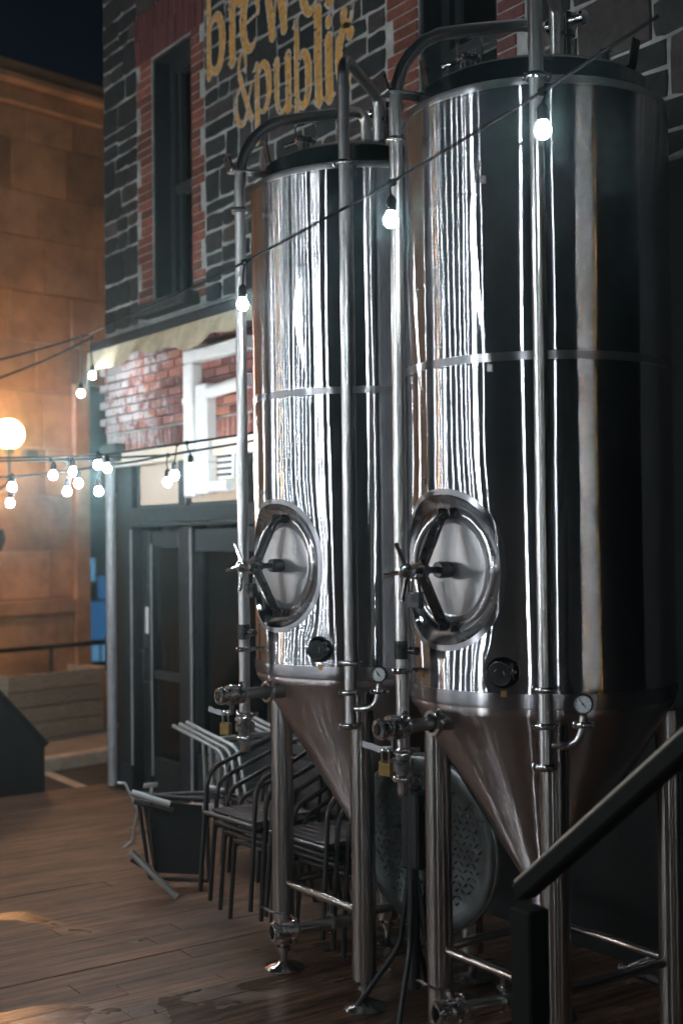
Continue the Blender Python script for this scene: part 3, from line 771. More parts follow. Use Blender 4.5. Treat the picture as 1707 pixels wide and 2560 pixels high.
def jacket_mesh():
    V, F = [], []
    def vert(th, z): V.append(cylp(th, z)); return len(V)-1
    rows = [ZC, 1.495, 1.525, 1.655, 1.664, 2.262] + [2.262+.06*k for k in range(1, 25)] + [ZT]
    cols = [-180+3*i for i in range(121)]
    g = [[vert(c, z) for c in cols] for z in rows]
    for i in range(len(rows)-1):
        for j in range(120):
            c0 = cols[j]
            if rows[i] == 1.664 and -120 <= c0 < -54: continue
            if rows[i] == 1.525 and -66 <= c0 < -51: continue
            F.append((g[i][j], g[i][j+1], g[i+1][j+1], g[i+1][j]))
    def patch(c0, c1, z0, z1, hole, nside, nrad):
        cs = [c0+3*k for k in range(int((c1-c0)/3)+1)]
        B = [(c, z0) for c in cs] + [(c1, z0+(z1-z0)*k/nside) for k in range(1, nside)] + [(c, z1) for c in reversed(cs)] + [(c0, z1-(z1-z0)*k/nside) for k in range(1, nside)]
        cm, zm = (c0+c1)/2, (z0+z1)/2
        rings = []
        H_ = []
        hc = hole(math.pi/2); h0 = hole(-math.pi/2); cc, cz = hc[0], (hc[1]+h0[1])/2
        for (c, z) in B:
            t = math.atan2((z-cz)/(z1-z0), R(c-cc)*TR/(R(c1-c0)*TR)); H_.append(hole(t))
        for k in range(nrad+1):
            f_ = k/nrad; rings.append([vert(b_[0]*(1-f_)+h[0]*f_, b_[1]*(1-f_)+h[1]*f_) for b_, h in zip(B, H_)])
        n = len(B)
        for k in range(nrad):
            for j in range(n):
                j2 = (j+1) % n; F.append((rings[k][j], rings[k][j2], rings[k+1][j2], rings[k+1][j]))
    patch(-120, -54, 1.664, 2.262, man_hole, 22, 4)
    patch(-66, -51, 1.525, 1.655, port_hole, 8, 3)
    me = bpy.data.meshes.new('jacket'); me.from_pydata(V, [], F); me.materials.append(M['jacket'])
    for p in me.polygons: p.use_smooth = True
    NV_ = []
    for v in V:
        th = math.degrees(math.atan2(v.y, v.x)); n_ = Vector((v.x, v.y, 0)).normalized(); tt = Vector((-n_.y, n_.x, 0))
        # the sheet is pulled in round the hatch and the port, and buckles a little by the bottom seam
        for a0, z0, rx, rz, k, w_ in ((AM, ZMAN, .25, .288, .055, .10), (AP, ZP, .062, .058, .07, .045)):
            dx = R((th-a0+180) % 360-180)*TR; dz = v.z-z0; d_ = math.hypot(dx/rx, dz/rz)
            if d_ > .5:
                e_ = (d_-1)*min(rx, rz); g_ = k*math.exp(-(e_/w_)**2)
                n_ = n_ - (tt*(dx/max(1e-6, math.hypot(dx, dz))) + Vector((0, 0, dz/max(1e-6, math.hypot(dx, dz)))))*g_
        n_ = n_ + tt*.012*math.sin(th*.21+v.z*2.1)*math.sin(v.z*1.3+th*.05)
        NV_.append(n_.normalized())
    me.normals_split_custom_set_from_vertices(NV_)
    return me

def clamp_mb(mb, p, d, r, wing=None):
    T = axis_mat(p, d); w_ = .011
    mb.lathe([(r, -w_), (r+.012, -w_), (r+.016, -w_*.4), (r+.016, w_*.4), (r+.012, w_), (r, w_)], 16, T)
    sd_ = Vector(wing) if wing else Vector((1, 0, 0)); sd_ = (sd_-Vector(d).normalized()*sd_.dot(Vector(d).normalized())).normalized()
    q = Vector(p)+sd_*(r+.020); tang = Vector(d).normalized().cross(sd_)
    mb.box(q, (.022, .018, .020), mat=axis_mat((0, 0, 0), sd_), bev=.004)
    mb.tube([q-tang*.028, q+tang*.034], .0055, 6); mb.tube([q+tang*.024, q+tang*.03], .012, 6)
    q2 = Vector(p)-sd_*(r+.017); mb.box(q2, (.018, .026, .016), mat=axis_mat((0, 0, 0), sd_), bev=.004)
    return mb

def valve_mb(mb, p, d, r, L_=.05):
    """butterfly valve body: drum with two ferrules"""
    T = axis_mat(p, d)
    mb.lathe([(r*.75, -L_), (r+.012, -L_), (r+.014, -L_+.012), (r+.004, -L_+.014), (r+.004, -.022), (r+.018, -.020), (r+.020, 0), (r+.018, .020), (r+.004, .022), (r+.004, L_-.014), (r+.014, L_-.012), (r+.012, L_), (r*.75, L_), (r*.70, L_-.02), (r*.70, -L_+.02), (r*.75, -L_)], 18, T)
    return mb

def strip(mb, pts, wdir, w_, th):
    wdir = Vector(wdir).normalized()
    for a, b_ in zip(pts, pts[1:]):
        a, b_ = Vector(a), Vector(b_); d = (b_-a); l = d.length; d.normalize()
        n = d.cross(wdir).normalized(); rot = Matrix((wdir, n, d)).transposed().to_4x4()
        mb.box((a+b_)/2, (w_, th, l+.006), mat=rot, bev=.003)
    return mb

def make_tank():
    t = thing('fermentation_tank', 'x', 'tank', group='steel fermentation tanks')
    link('jacket', jacket_mesh(), t)
    MB().lathe([(TR-.004, ZC-.012), (TR+.0015, ZC), (TR+.0015, ZC+.046)], 120).build('bottom_weld_band', M['band'], t, 60)
    MB().lathe([(TR+.0015, 2.726), (TR+.0015, 2.758)], 120).build('middle_weld_band', M['band'], t, 60)
    MB().lathe([(TR+.0015, 3.732), (TR+.0015, 3.760), (TR-.002, 3.763)], 120).build('top_weld_band', M['band'], t, 60)
    # cone with knuckle
    pr = [(TR-.004, ZC-.012)]
    for k in range(1, 7):
        a = R(90*k/6*.62); pr.append((TR-.05+.046*math.cos(a), ZC-.012-.05*math.sin(a)))
    x0, z0 = pr[-1]; pr += [(.05, .665), (.048, .60)]
    MB().lathe(pr, 96).build('cone', M['cone'], t, 60)
    # head
    pr = [(TR-.002, 3.762), (TR-.014, 3.772), (TR-.055, 3.782), (TR-.060, 3.788), (TR-.060, 3.846), (TR-.066, 3.856), (TR-.09, 3.872)]
    for k in range(1, 9):
        f_ = k/8; pr.append(((TR-.09)*(1-f_), 3.872+.115*math.sin(f_*math.pi/2)))
    MB().lathe(pr, 96).build('head', M['head'], t, 40)
    # manway
    T = rframe(AM); n = 96; V = []; F = []
    Ti = T.inverted()
    prof = []
    for j in range(n):
        a = 2*math.pi*j/n; th, z = man_hole(a); p0 = Ti @ cylp(th, z, TR+.0015)
        p1 = Vector((.232*math.cos(a), ZMAN+.232*math.sin(a), .452))
        pts = []
        for k in range(9):
            f_ = k/8; q = p0.lerp(p1, f_)
            q.z -= .020*math.sin(math.pi*f_)*(.4+.6*abs(math.sin(a)))
            pts.append(T @ q)
        V += pts
    for j in range(n):
        j2 = (j+1) % n
        for k in range(8): F.append((j*9+k, j*9+k+1, j2*9+k+1, j2*9+k))
    col_ = MB().add([tuple(v) for v in V], F, True).build('manway_collar', M['polish'], t, 60)
    V = []; F = []
    for j in range(n):
        a = 2*math.pi*j/n
        for k in (.998, 1.075): th, z = man_hole(a, k); V.append(cylp(th, z, TR+.0018 if k < 1 else TR+.0006))
    for j in range(n): j2 = (j+1) % n; F.append((2*j, 2*j+1, 2*j2+1, 2*j2))
    MB().add(V, F, True).build('weld_ring', M['band'], col_, 80)
    Tm = rframe(AM, 0, ZMAN)
    MB().lathe([(.234, .434), (.236, .452), (.232, .476), (.222, .484), (.206, .484), (.198, .476), (.196, .454)], 72, Tm).build('manway_ring', M['satinring'], t, 50)
    MB().lathe([(.197, .454), (.192, .470), (.180, .476), (.174, .470), (.166, .471), (.12, .477), (.06, .481), (.0, .482)], 72, Tm).build('manway_lid', M['lid'], t, 50)
    def L3(x, y, z): return Tm @ Vector((x, y, z))
    tdir = Tm.to_3x3() @ Vector((1, 0, 0)); ndir = Tm.to_3x3() @ Vector((0, 0, 1))
    mb = MB(); strip(mb, [L3(0, .212, .50), L3(0, .19, .535), L3(0, .02, .625), L3(0, -.02, .625), L3(0, -.19, .535), L3(0, -.212, .50)], tdir, .050, .018)
    for s_ in (1, -1):
        for q in (-.026, .026): mb.box(L3(q*1.25, s_*.214, .495), (.010, .040, .045), mat=Tm.to_3x3().to_4x4(), bev=.003)
        mb.tube([L3(-.045, s_*.214, .505), L3(.045, s_*.214, .505)], .007, 8)
    yk = mb.build('manway_yoke', M['darksteel'], t, 40)
    ax = MB().tube([L3(0, 0, .475), L3(0, 0, .69)], .013, 12); ax.lathe([(0, .49), (.03, .49), (.032, .50), (.032, .54), (.03, .55), (0.012, .55)], 14, Tm); ax.lathe([(.012, .60), (.022, .602), (.022, .632), (.012, .634)], 6, Tm, smooth=False)
    ax.build('manway_screw', M['darksteel'], t, 40)
    hb = MB().lathe([(0, .735), (.016, .732), (.025, .718), (.027, .70), (.025, .680), (.016, .668), (.013, .66)], 16, Tm)
    for a in (115, 190, 262, 20):
        d = Vector((math.cos(R(a)), math.sin(R(a)), .12)).normalized()
        hb.tube([L3(*(d*.015+Vector((0, 0, .70)))), L3(*(d*.105+Vector((0, 0, .70))))], .0085, 8)
        hb.tube([L3(*(d*.098+Vector((0, 0, .70)))), L3(*(d*.112+Vector((0, 0, .70))))], .0105, 8)
    hb.build('star_handle', M['polish'], t, 40)
    # sampling port in a recessed cup
    Tp = rframe(AP, 0, ZP); Tpi = rframe(AP).inverted(); Tp0 = rframe(AP); V = []; F = []; n = 40
    for j in range(n):
        a = 2*math.pi*j/n; th, z = port_hole(a); p0 = Tpi @ cylp(th, z, TR+.001)
        p1 = Vector((.030*math.cos(a), ZP+.030*math.sin(a), .478))
        for k in range(5):
            f_ = k/4; q = p0.lerp(p1, f_); q.z -= .012*math.sin(math.pi*f_); V.append(Tp0 @ q)
    for j in range(n):
        j2 = (j+1) % n
        for k in range(4): F.append((j*5+k, j*5+k+1, j2*5+k+1, j2*5+k))
    pc = MB().add([tuple(v) for v in V], F, True).build('port_cup', M['darksteel'], t, 60)
    mb = MB().lathe([(0, .5805), (.018, .5805), (.020, .577), (.030, .577), (.032, .572), (.032, .566), (.026, .56), (.026, .478)], 20, Tp)
    mb.build('port_ferrule', M['polish'], t, 40)
    clamp_mb(MB(), Tp @ Vector((0, 0, .566)), P2(AP, 1), .029, (0.5, .8, .1)).build('port_clamp', M['polish'], t, 40)
    # tabs on the skin
    for a, z in ((-108, 2.70), (-62, 2.702), (-98, 2.30), (-58, 1.512), (-100, 1.56), (-20, 1.512), (-64, 3.40)):
        o = MB().box(P2(a, TR+.003, z), (.022, .006, .026), mat=rframe(a).to_3x3().to_4x4() @ Matrix.Rotation(R(90), 4, 'X'), bev=.0015).build('tab', M['brass'] if z < 1.6 else M['band'], t)
    # legs
    LP = [(-.29, -.30), (.37, -.295), (.37, .33), (-.29, .33)]
    for x, y in LP:
        lg = MB().tube([(x, y, .13), (x, y, 1.40)], .054, 20).build('leg', M['leg'], t)
        f_ = MB().lathe([(0, .0), (.095, .0), (.098, .006), (.092, .014), (.03, .03), (.022, .034), (.018, .036), (.018, .085), (.034, .087), (.034, .105), (.018, .107), (.018, .135)], 20, Matrix.Translation((x, y, 0)))
        f_.build('levelling_foot', M['leg'], lg, 40)
    for i, j in ((0, 1), (1, 2), (2, 3), (3, 0)):
        a, b_ = LP[i], LP[j]; MB().tube([(a[0], a[1], .42), (b_[0], b_[1], .42)], .0185, 12).build('brace', M['leg'], t)
    # blow-off arm: up the side and over into the head
    A_ = -102
    pts = [P2(A_, .615, 1.20), P2(A_, .615, 3.74)] + [P2(A_, r, z) for r, z in ((.607, 3.83), (.585, 3.90), (.548, 3.96), (.49, 4.02), (.42, 4.06), (.30, 4.092), (.13, 4.132), (.04, 4.152), (.005, 4.152), (-.02, 4.138), (-.032, 4.11), (-.034, 4.0), (-.034, 3.93))]
    MB().tube(pts, .0255, 16).build('blow_off_pipe', M['pipe'], t, 60)
    for z in (3.616, 1.575):
        mb = MB(); clamp_mb(mb, P2(A_, .615, z), (0, 0, 1), .0255, P2(A_+60, 1))
        if z != 3.616: mb.tube([P2(A_, .60, z), P2(A_, TR-.005, z)], .009, 8)
        mb.build('pipe_clamp', M['polish'], t, 40)
    mb = MB(); mb.tube([P2(A_+5, .605, 1.655), P2(A_+8.5, .60, 1.655)], .016, 10); mb.tube([P2(A_, .615, 1.69), P2(A_, .615, 1.73)], .012, 8); mb.tube([P2(A_, .615, 1.62), P2(A_, .615, 1.69)], .029, 12)
    mb.build('side_cock', M['darksteel'], t, 40)
    mb = valve_mb(MB(), P2(A_, .615, 1.215), (0, 0, 1), .026, .055); clamp_mb(mb, P2(A_, .615, 1.275), (0, 0, 1), .027, (1, .3, 0)); clamp_mb(mb, P2(A_, .615, 1.165), (0, 0, 1), .027, (-1, .3, 0))
    mb.lathe([(.0, 1.10), (.02, 1.10), (.024, 1.11), (.024, 1.16)], 14, Matrix.Translation(P2(A_, .615, 0)))
    mb.build('blow_off_valve', M['polish'], t, 40)
    # spray pipe
    sx, sy = .458, -.418
    pts = bend([(sx, sy, 1.262), (sx, sy, 4.20), (.12, .02, 4.20), (.10, .04, 3.95)], [.10, .05], 8)
    MB().tube(pts, .0255, 16).build('spray_pipe', M['pipe'], t, 60)
    for z in (3.725, 1.542, 1.415, 1.272):
        mb = MB(); clamp_mb(mb, (sx, sy, z), (0, 0, 1), .0255, (.574, .819, 0))
        if z in (3.725, 1.542): mb.tube([(sx, sy, z), P2(-42.4, TR-.005, z)], .010, 8)
        mb.build('pipe_clamp', M['polish'], t, 40)
    MB().lathe([(0, 1.256), (.03, 1.256), (.036, 1.262), (.036, 1.272), (.026, 1.276)], 16, Matrix.Translation((sx, sy, 0))).build('pipe_cap', M['darksteel'], t, 40)
    MB().tube(bend([(sx, sy, 1.345), (.560, -.352, 1.345), (.572, -.345, 1.455)], .07, 8), .013, 12).build('gauge_arm', M['pipe'], t, 60)
    clamp_mb(MB(), (.572, -.345, 1.425), (0, 0, 1), .014, (.574, .819, 0)).build('gauge_clamp', M['polish'], t, 40)
    Tg = rframe(-52); Tg.translation = Vector((.572, -.345, 1.497))
    gc = MB().lathe([(0, -.02), (.030, -.02), (.035, -.014), (.036, .010), (.034, .014), (.030, .014), (.0298, .008)], 24, Tg)
    gc.tube([(.572, -.345, 1.44), (.572, -.345, 1.47)], .009, 8)
    gc = gc.build('gauge', M['polish'], t, 40)
    MB().lathe([(.0, .0085), (.0298, .0085)], 24, Tg).build('dial', M['dial'], gc)
    mb = MB(); mb.tube([Tg @ Vector((.010, -.012, .0105)), Tg @ Vector((-.012, .016, .0105))], .0016, 5); mb.lathe([(0, .0125), (.004, .0122), (.004, .0095)], 8, Tg)
    for k in range(9):
        a = R(-135+k*33.75+90); c, s_ = math.cos(a), math.sin(a)
        mb.tube([Tg @ Vector((c*.022, s_*.022, .0092)), Tg @ Vector((c*.027, s_*.027, .0092))], .0009, 4)
    mb.build('needle', M['black'], gc)
    # racking arm on the cone
    z = 1.385
    mb = MB().tube([P2(-90, .40, z), P2(-90, .545, z)], .034, 16); mb.tube([P2(-90, .54, z), P2(-90, .70, z)], .0255, 16)
    mb.build('racking_arm', M['pipe'], t, 50)
    mb = MB(); clamp_mb(mb, P2(-90, .555, z), (0, -1, 0), .036, (.9, 0, .5)); mb.build('racking_clamp', M['polish'], t, 40)
    mb = valve_mb(MB(), P2(-90, .745, z), (0, -1, 0), .027, .06); clamp_mb(mb, P2(-90, .70, z), (0, -1, 0), .027, (.7, 0, .7))
    mb.lathe([(.019, .80), (.034, .80), (.036, .806), (.036, .815), (.022, .817), (.019, .812), (.019, .78)], 18, axis_mat((0, 0, z), (0, -1, 0)))
    mb.tube([P2(-90, .745, z), P2(-90, .745, z-.085)], .010, 8)
    rv = mb.build('racking_valve', M['polish'], t, 40)
    mb = MB(); strip(mb, [(-.0, -.745, z-.078), (-.06, -.765, z-.085), (-.13, -.79, z-.07)], (0, .2, 1), .026, .005); mb.build('lever', M['darksteel'], rv, 40)
    # bottom outlet
    mb = MB().tube([(0, 0, .66), (0, 0, .40)], .0265, 16); clamp_mb(mb, (0, 0, .60), (0, 0, 1), .03, (1, 0, 0))
    ox, oy = -.08, -.43
    mb = mb.tube(bend([(0, 0, .42), (0, 0, .26), (ox*.85, oy*.85, .255)], .07), .0265, 16)
    mb.build('outlet_pipe', M['pipe'], t, 50)
    mb = MB().tube([(ox*.45, oy*.45, .28), (ox*.45, oy*.45, .37)], .009, 8); clamp_mb(mb, (ox*.45, oy*.45, .258), (ox, oy, 0), .0268, (0, 0, 1)); mb.build('outlet_thermowell', M['polish'], t, 40)
    d_ = Vector((ox, oy, 0)).normalized(); pv_ = Vector((ox, oy, .255))
    mb = valve_mb(MB(), pv_, d_, .030, .055); clamp_mb(mb, pv_-d_*.055, d_, .032, (0, 0, 1)); clamp_mb(mb, pv_+d_*.05, d_, .032, (1, 0, .4))
    mb.tube([pv_, pv_+Vector((0, 0, .078))], .011, 8); ov = mb.build('outlet_valve', M['polish'], t, 40)
    mb = MB(); strip(mb, [pv_+Vector((.02, .02, .078)), pv_+Vector((-.05, -.035, .082)), pv_+Vector((-.12, -.06, .10))], (.5, -.8, 0), .024, .005); mb.build('lever', M['polish'], ov, 40)
    # head fittings
    def on_head(x, y):
        r = math.hypot(x, y)/(TR-.09); f_ = 1-min(1, r); return 3.872+.115*math.sin(f_*math.pi/2)
    x, y = -.10, -.25; hz = on_head(x, y)
    mb = MB().lathe([(.034, hz-.03), (.034, hz+.045), (.046, hz+.047), (.052, hz+.054), (.052, hz+.066), (.046, hz+.073), (.0, hz+.075)], 20, Matrix.Translation((x, y, 0)))
    mb.tube([(x-.05, y-.02, hz+.06), (x-.10, y-.04, hz+.055)], .010, 8); mb.tube([(x-.095, y-.038, hz+.055), (x-.108, y-.043, hz+.054)], .016, 8)
    sp = mb.build('sight_port', M['polish'], t, 40)
    MB().tube(bend([(x-.035, y-.03, hz+.07), (x-.045, y-.03, hz+.135), (x+.045, y+.03, hz+.15), (x+.045, y+.035, hz+.07)], .02, 4), .0045, 6).build('wire_bail', M['polish'], sp)
    x, y = .14, .06; hz = on_head(x, y)
    mb = MB().lathe([(.05, hz-.02), (.052, hz+.012), (.022, hz+.016), (.020, hz+.10), (.034, hz+.105), (.034, hz+.125), (.022, hz+.13), (.024, hz+.20), (.0, hz+.21)], 18, Matrix.Translation((x, y, 0)))
    mb.tube([(x-.075, y-.02, hz+.165), (x+.075, y+.02, hz+.165)], .018, 12); mb.tube([(x-.08, y-.022, hz+.165), (x-.066, y-.018, hz+.165)], .03, 12); mb.tube([(x+.066, y+.018, hz+.165), (x+.08, y+.022, hz+.165)], .03, 12)
    mb.build('relief_valve', M['polish'], t, 40)
    x, y = .25, .16; hz = on_head(x, y)
    MB().lathe([(.020, hz-.03), (.020, hz+.07), (.027, hz+.072), (.027, hz+.08), (.0, hz+.082)], 14, Matrix.Translation((x, y, 0))).build('vent_stub', M['polish'], t, 40)
    # lifting lugs and the plate that steadies the blow-off pipe
    for a in (-108, 12, 132):
        mb = MB(); n_ = P2(a, 1); tt = Vector((-n_.y, n_.x, 0))
        strip(mb, [P2(a, TR-.13, 3.865), P2(a, TR-.075, 3.87), P2(a, TR-.055, 3.97)], tt, .055, .010)
        mb.build('lifting_lug', M['darksteel'], t, 40)
    mb = MB(); n_ = P2(A_, 1); tt = Vector((-n_.y, n_.x, 0))
    strip(mb, [P2(A_, .40, 3.80), P2(A_, .66, 3.80), P2(A_-1, .675, 3.87)], tt, .085, .010); mb.build('pipe_bracket', M['darksteel'], t, 40)
    return t

T1 = Vector((-5.0083, 3.6393, 0)); T2 = Vector((-3.7690, 3.6047, 0))
tank = make_tank(); tank.location = T2
tank['label'] = 'nearer tall steel fermentation tank with conical bottom, cut by the handrail'
tank2 = copy_tree(tank); tank2.location = T1
tank2['label'] = 'farther tall steel fermentation tank, standing next to the stacked chairs'

def padlock(label, loc, rotz, mat, s_=1.0):
    t = thing('padlock', label, 'padlock', loc, rotz, group='padlocks on the tank valves and hatches')
    MB().box((0, 0, -.055*s_), (.044*s_, .022*s_, .046*s_), bev=.004).build('lock_body', mat, t)
    MB().tube(bend([(-.013*s_, 0, -.034*s_), (-.013*s_, 0, .006*s_), (.013*s_, 0, .006*s_), (.013*s_, 0, -.034*s_)], .011*s_, 5), .0038*s_, 8).build('shackle', M['polish'], t)
    return t
for T_, nm in ((T2, 'nearer'), (T1, 'farther')):
    q = T_+rframe(AM, 0, ZMAN) @ Vector((.0, -.035, .66)); padlock('dark padlock hanging under the hatch handle of the %s tank' % nm, q, R(10), M['darksteel'], 1.35)
    padlock('brass padlock hanging on the side valve of the %s tank' % nm, T_+Vector((-.02, -.765, 1.385-.085)), R(25), M['brass'], 1.2)

# ================================================================== festoon string lights
# bulb radius: a lit globe-style lamp about 6 cm across
bl = MB().lathe([(0, -.060), (.014, -.057), (.026, -.046), (.031, -.032), (.029, -.017), (.020, 0.0), (.014, .012)], 10).build('bulb', M['bulb']); BULB = bl.data; BULB.transform(Matrix.Scale(.86, 4)); bpy.data.objects.remove(bl)
sk = MB().lathe([(.016, .006), (.019, .010), (.019, .050), (.014, .058), (.006, .066), (.004, .07)], 10); SOCK = None
sk = sk.build('socket', M['blackrubber']); SOCK = sk.data; bpy.data.objects.remove(sk)
def sag(a, b_, s_, n=16):
    a, b_ = Vector(a), Vector(b_)
    return [a.lerp(b_, i/n)-Vector((0, 0, s_*4*(i/n)*(1-i/n))) for i in range(n+1)]
def at_len(pts, d):
    for p, q in zip(pts, pts[1:]):
        l = (q-p).length
        if d <= l: return p.lerp(q, d/l)
        d -= l
    return pts[-1]
def plen(pts): return sum((q-p).length for p, q in zip(pts, pts[1:]))
def string_light(label, pts, bulbs, drop=.10, r=.0075, mat=None):
    """bulbs: list of points (bulb centres) or spacing"""
    t = thing('string_light', label, 'string light', pts[0], group='festoon strings of bulbs'); inv = Matrix.Translation(-Vector(pts[0]))
    o = MB().tube(pts, r, 8).build('cable', M['blackrubber'], t); o.matrix_parent_inverse = inv
    pos = []
    if isinstance(bulbs, (int, float)):
        L_ = plen(pts); d = bulbs*.5
        while d < L_: q = at_len(pts, d); pos.append((q, q-Vector((0, 0, drop+.07+.03)))); d += bulbs*rnd.uniform(.93, 1.07)
    else:
        for b_ in bulbs:
            b_ = Vector(b_); q = min((p.lerp(q_, k/8) for p, q_ in zip(pts, pts[1:]) for k in range(9)), key=lambda c: (Vector((c.x, c.y, 0))-Vector((b_.x, b_.y, 0))).length)
            pos.append((q, b_))
    for q, b_ in pos:
        top = b_+Vector((0, 0, .03+.066))
        s_ = link('socket', SOCK, t, b_+Vector((0, 0, .03))); s_.matrix_parent_inverse = inv
        s_.rotation_euler = (rnd.uniform(-.07, .07), rnd.uniform(-.07, .07), 0)
        if (q-top).length > .02:
            mid = (q+top)/2+Vector((rnd.uniform(-.01, .01), rnd.uniform(-.01, .01), 0))
            o = MB().tube([q, mid, top], .0045, 6).build('drop_cord', M['blackrubber'], t); o.matrix_parent_inverse = inv
            o = MB().box(q, (.03, .026, .026), bev=.006).build('tap_block', M['blackrubber'], t); o.matrix_parent_inverse = inv
        link('bulb', mat or BULB, s_, (0, 0, 0))
    return t
AN = Vector((-9.70, 4.30, 3.765))
# string running along the fronts of the two tanks to the awning corner
string_light('string of three bulbs crossing in front of both tanks', [Vector(p) for p in ((-2.55, 2.955, 3.63), (-3.088, 2.93, 3.525), (-3.63, 2.78, 3.36), (-4.866, 2.90, 3.312), (-5.356, 2.95, 3.305), (-6.4, 3.2, 3.38), (-7.8, 3.62, 3.52), tuple(AN))],
             [(-4.887, 2.90, 3.12), (-3.615, 2.761, 3.211), (-3.012, 2.925, 3.40)], r=.006)
# two strings from the awning corner out over the yard
pa = sag(AN, (-9.30, 1.4, 3.10), .12, 10)+sag((-9.30, 1.4, 3.10), (-8.4, -6.5, 3.5), .25, 14)[1:]
string_light('upper string from the awning corner with a bulb hanging low', pa, [(-9.688, 4.221, 3.268)]+[at_len(pa, d)-Vector((0, 0, .2)) for d in (4.4, 6.6)], r=.009)
pb = sag(AN+Vector((0, .02, -.03)), (-9.30, 1.7, 2.92), .16, 10)+sag((-9.30, 1.7, 2.92), (-10.4, -6.0, 3.3), .25, 14)[1:]
string_light('lower string from the awning corner with a bulb near the canvas', pb, [(-9.705, 4.331, 3.423)]+[at_len(pb, d)-Vector((0, 0, .2)) for d in (4.7, 7.1)], r=.009)
# three strings crossing in front of the shop door
def run3(z0, z1, z2): return [Vector(p) for p in ((-6.75, 4.39, z0+.06), (-7.024, 4.172, z0), (-7.44, 3.84, z1), (-7.82, 3.537, z2), (-8.006, 3.39, z2-.004), (-8.406, 3.072, z2+.004), (-9.2, 2.44, z2+.08))]
pc_ = run3(2.698, 2.632, 2.624)+[Vector((-9.9, -1.0, 2.95)), Vector((-10.6, -5, 3.4))]
string_light('straight string in front of the transom boards', pc_, [(-8.008, 3.389, 2.405), (-7.442, 3.839, 2.448), (-7.034, 4.164, 2.619), (-8.09, 3.324, 2.515)]+[at_len(pc_, d)-Vector((0, 0, .2)) for d in (4.1, 6.5)])
pd_ = run3(2.749, 2.695, 2.645)+[Vector((-9.0, -.8, 2.95)), Vector((-8.6, -5, 3.3))]
string_light('string just above the straight one with bulbs near the downpipe', pd_, [(-7.976, 3.415, 2.535), (-7.402, 3.871, 2.493), (-7.314, 3.941, 2.537), (-7.781, 3.569, 2.552), (-7.832, 3.529, 2.636-.06)]+[at_len(pd_, d)-Vector((0, 0, .2)) for d in (3.9, 5.8)])
pe_ = [Vector(p) for p in ((-7.30, 3.96, 2.66), (-7.60, 3.71, 2.60), (-7.853, 3.513, 2.566), (-8.142, 3.282, 2.534), (-8.353, 3.114, 2.517), (-8.8, 2.75, 2.52), (-9.4, 1.2, 2.7), (-9.6, -3, 3.2))]
string_light('lowest string sagging below the others by the globe lamp', pe_, [(-7.946, 3.439, 2.457), (-7.83, 3.531, 2.400), (-8.333, 3.131, 2.444), (-8.344, 3.122, 2.336)]+[at_len(pe_, d)-Vector((0, 0, .2)) for d in (3.4, 5.2)])
# further strings over the yard, beside and behind the camera; the tanks mirror them
BIG = MB().lathe([(max(0., .097*math.sin(math.pi*k/10)), -.097*math.cos(math.pi*k/10)) for k in range(11)], 14).build('bulb', M['bulb']); bpy.data.objects.remove(BIG); BIG = bpy.data.meshes['bulb.001']
WARM = BIG.copy(); WARM.transform(Matrix.Scale(.6, 4)); WARM.materials[0] = M['bulbwarm']
MIDB = BULB.copy(); MIDB.transform(Matrix.Scale(1.7, 4))
string_light('string over the yard beyond the picture, nearest the stairs', sag((-3.80, 1.35, 3.2), (-4.3, -4.0, 3.5), .15), 1.05, mat=MIDB)
C0 = Vector((-4.4, 3.6, 3.25))
def ring(label, azs, d0, d1, z, mat=None):
    n_ = len(azs); ps = [C0+P2(a, d0+(d1-d0)*i/max(1, n_-1), z-3.25) for i, a in enumerate(azs)]
    string_light(label, [p+Vector((0, 0, .25)) for p in ps], ps, r=.009, mat=mat or BIG)
SMB = BIG.copy(); SMB.transform(Matrix.Scale(.45, 4)); SMW = WARM.copy(); SMW.transform(Matrix.Scale(.8, 4))
ring('big round bulbs over the far side of the yard beyond the picture', [-152, -146, -143, -135, -128, -124, -117, -111], 11.5, 12.5, 3.1)
ring('big round bulbs over the back of the yard beyond the picture', [-106, -101, -97.5, -93], 13.0, 11.5, 3.3)
ring('round bulbs low over the yard beyond the picture', [-140, -121, -108.5, -88, -82], 9.5, 7.5, 2.9, MIDB)
ring('amber round bulb over the yard beyond the picture', [-131.5, -131], 11.0, 11.4, 3.0, WARM)
ring('big round bulb behind the camera beyond the picture', [-50.5, -50.1], 9.0, 9.2, 3.0)
ring('round bulb by the stairs beyond the picture', [-28, -27.6], 9.4, 9.6, 3.0, MIDB)
ring('round bulbs along the street beyond the picture', [-9, -7.4, -4.5, -2.6, -.4, 2.5], 15.0, 15.0, 3.0, SMB)
ring('amber round bulbs along the street beyond the picture', [-6, 6], 15.5, 15.5, 3.0, SMW)

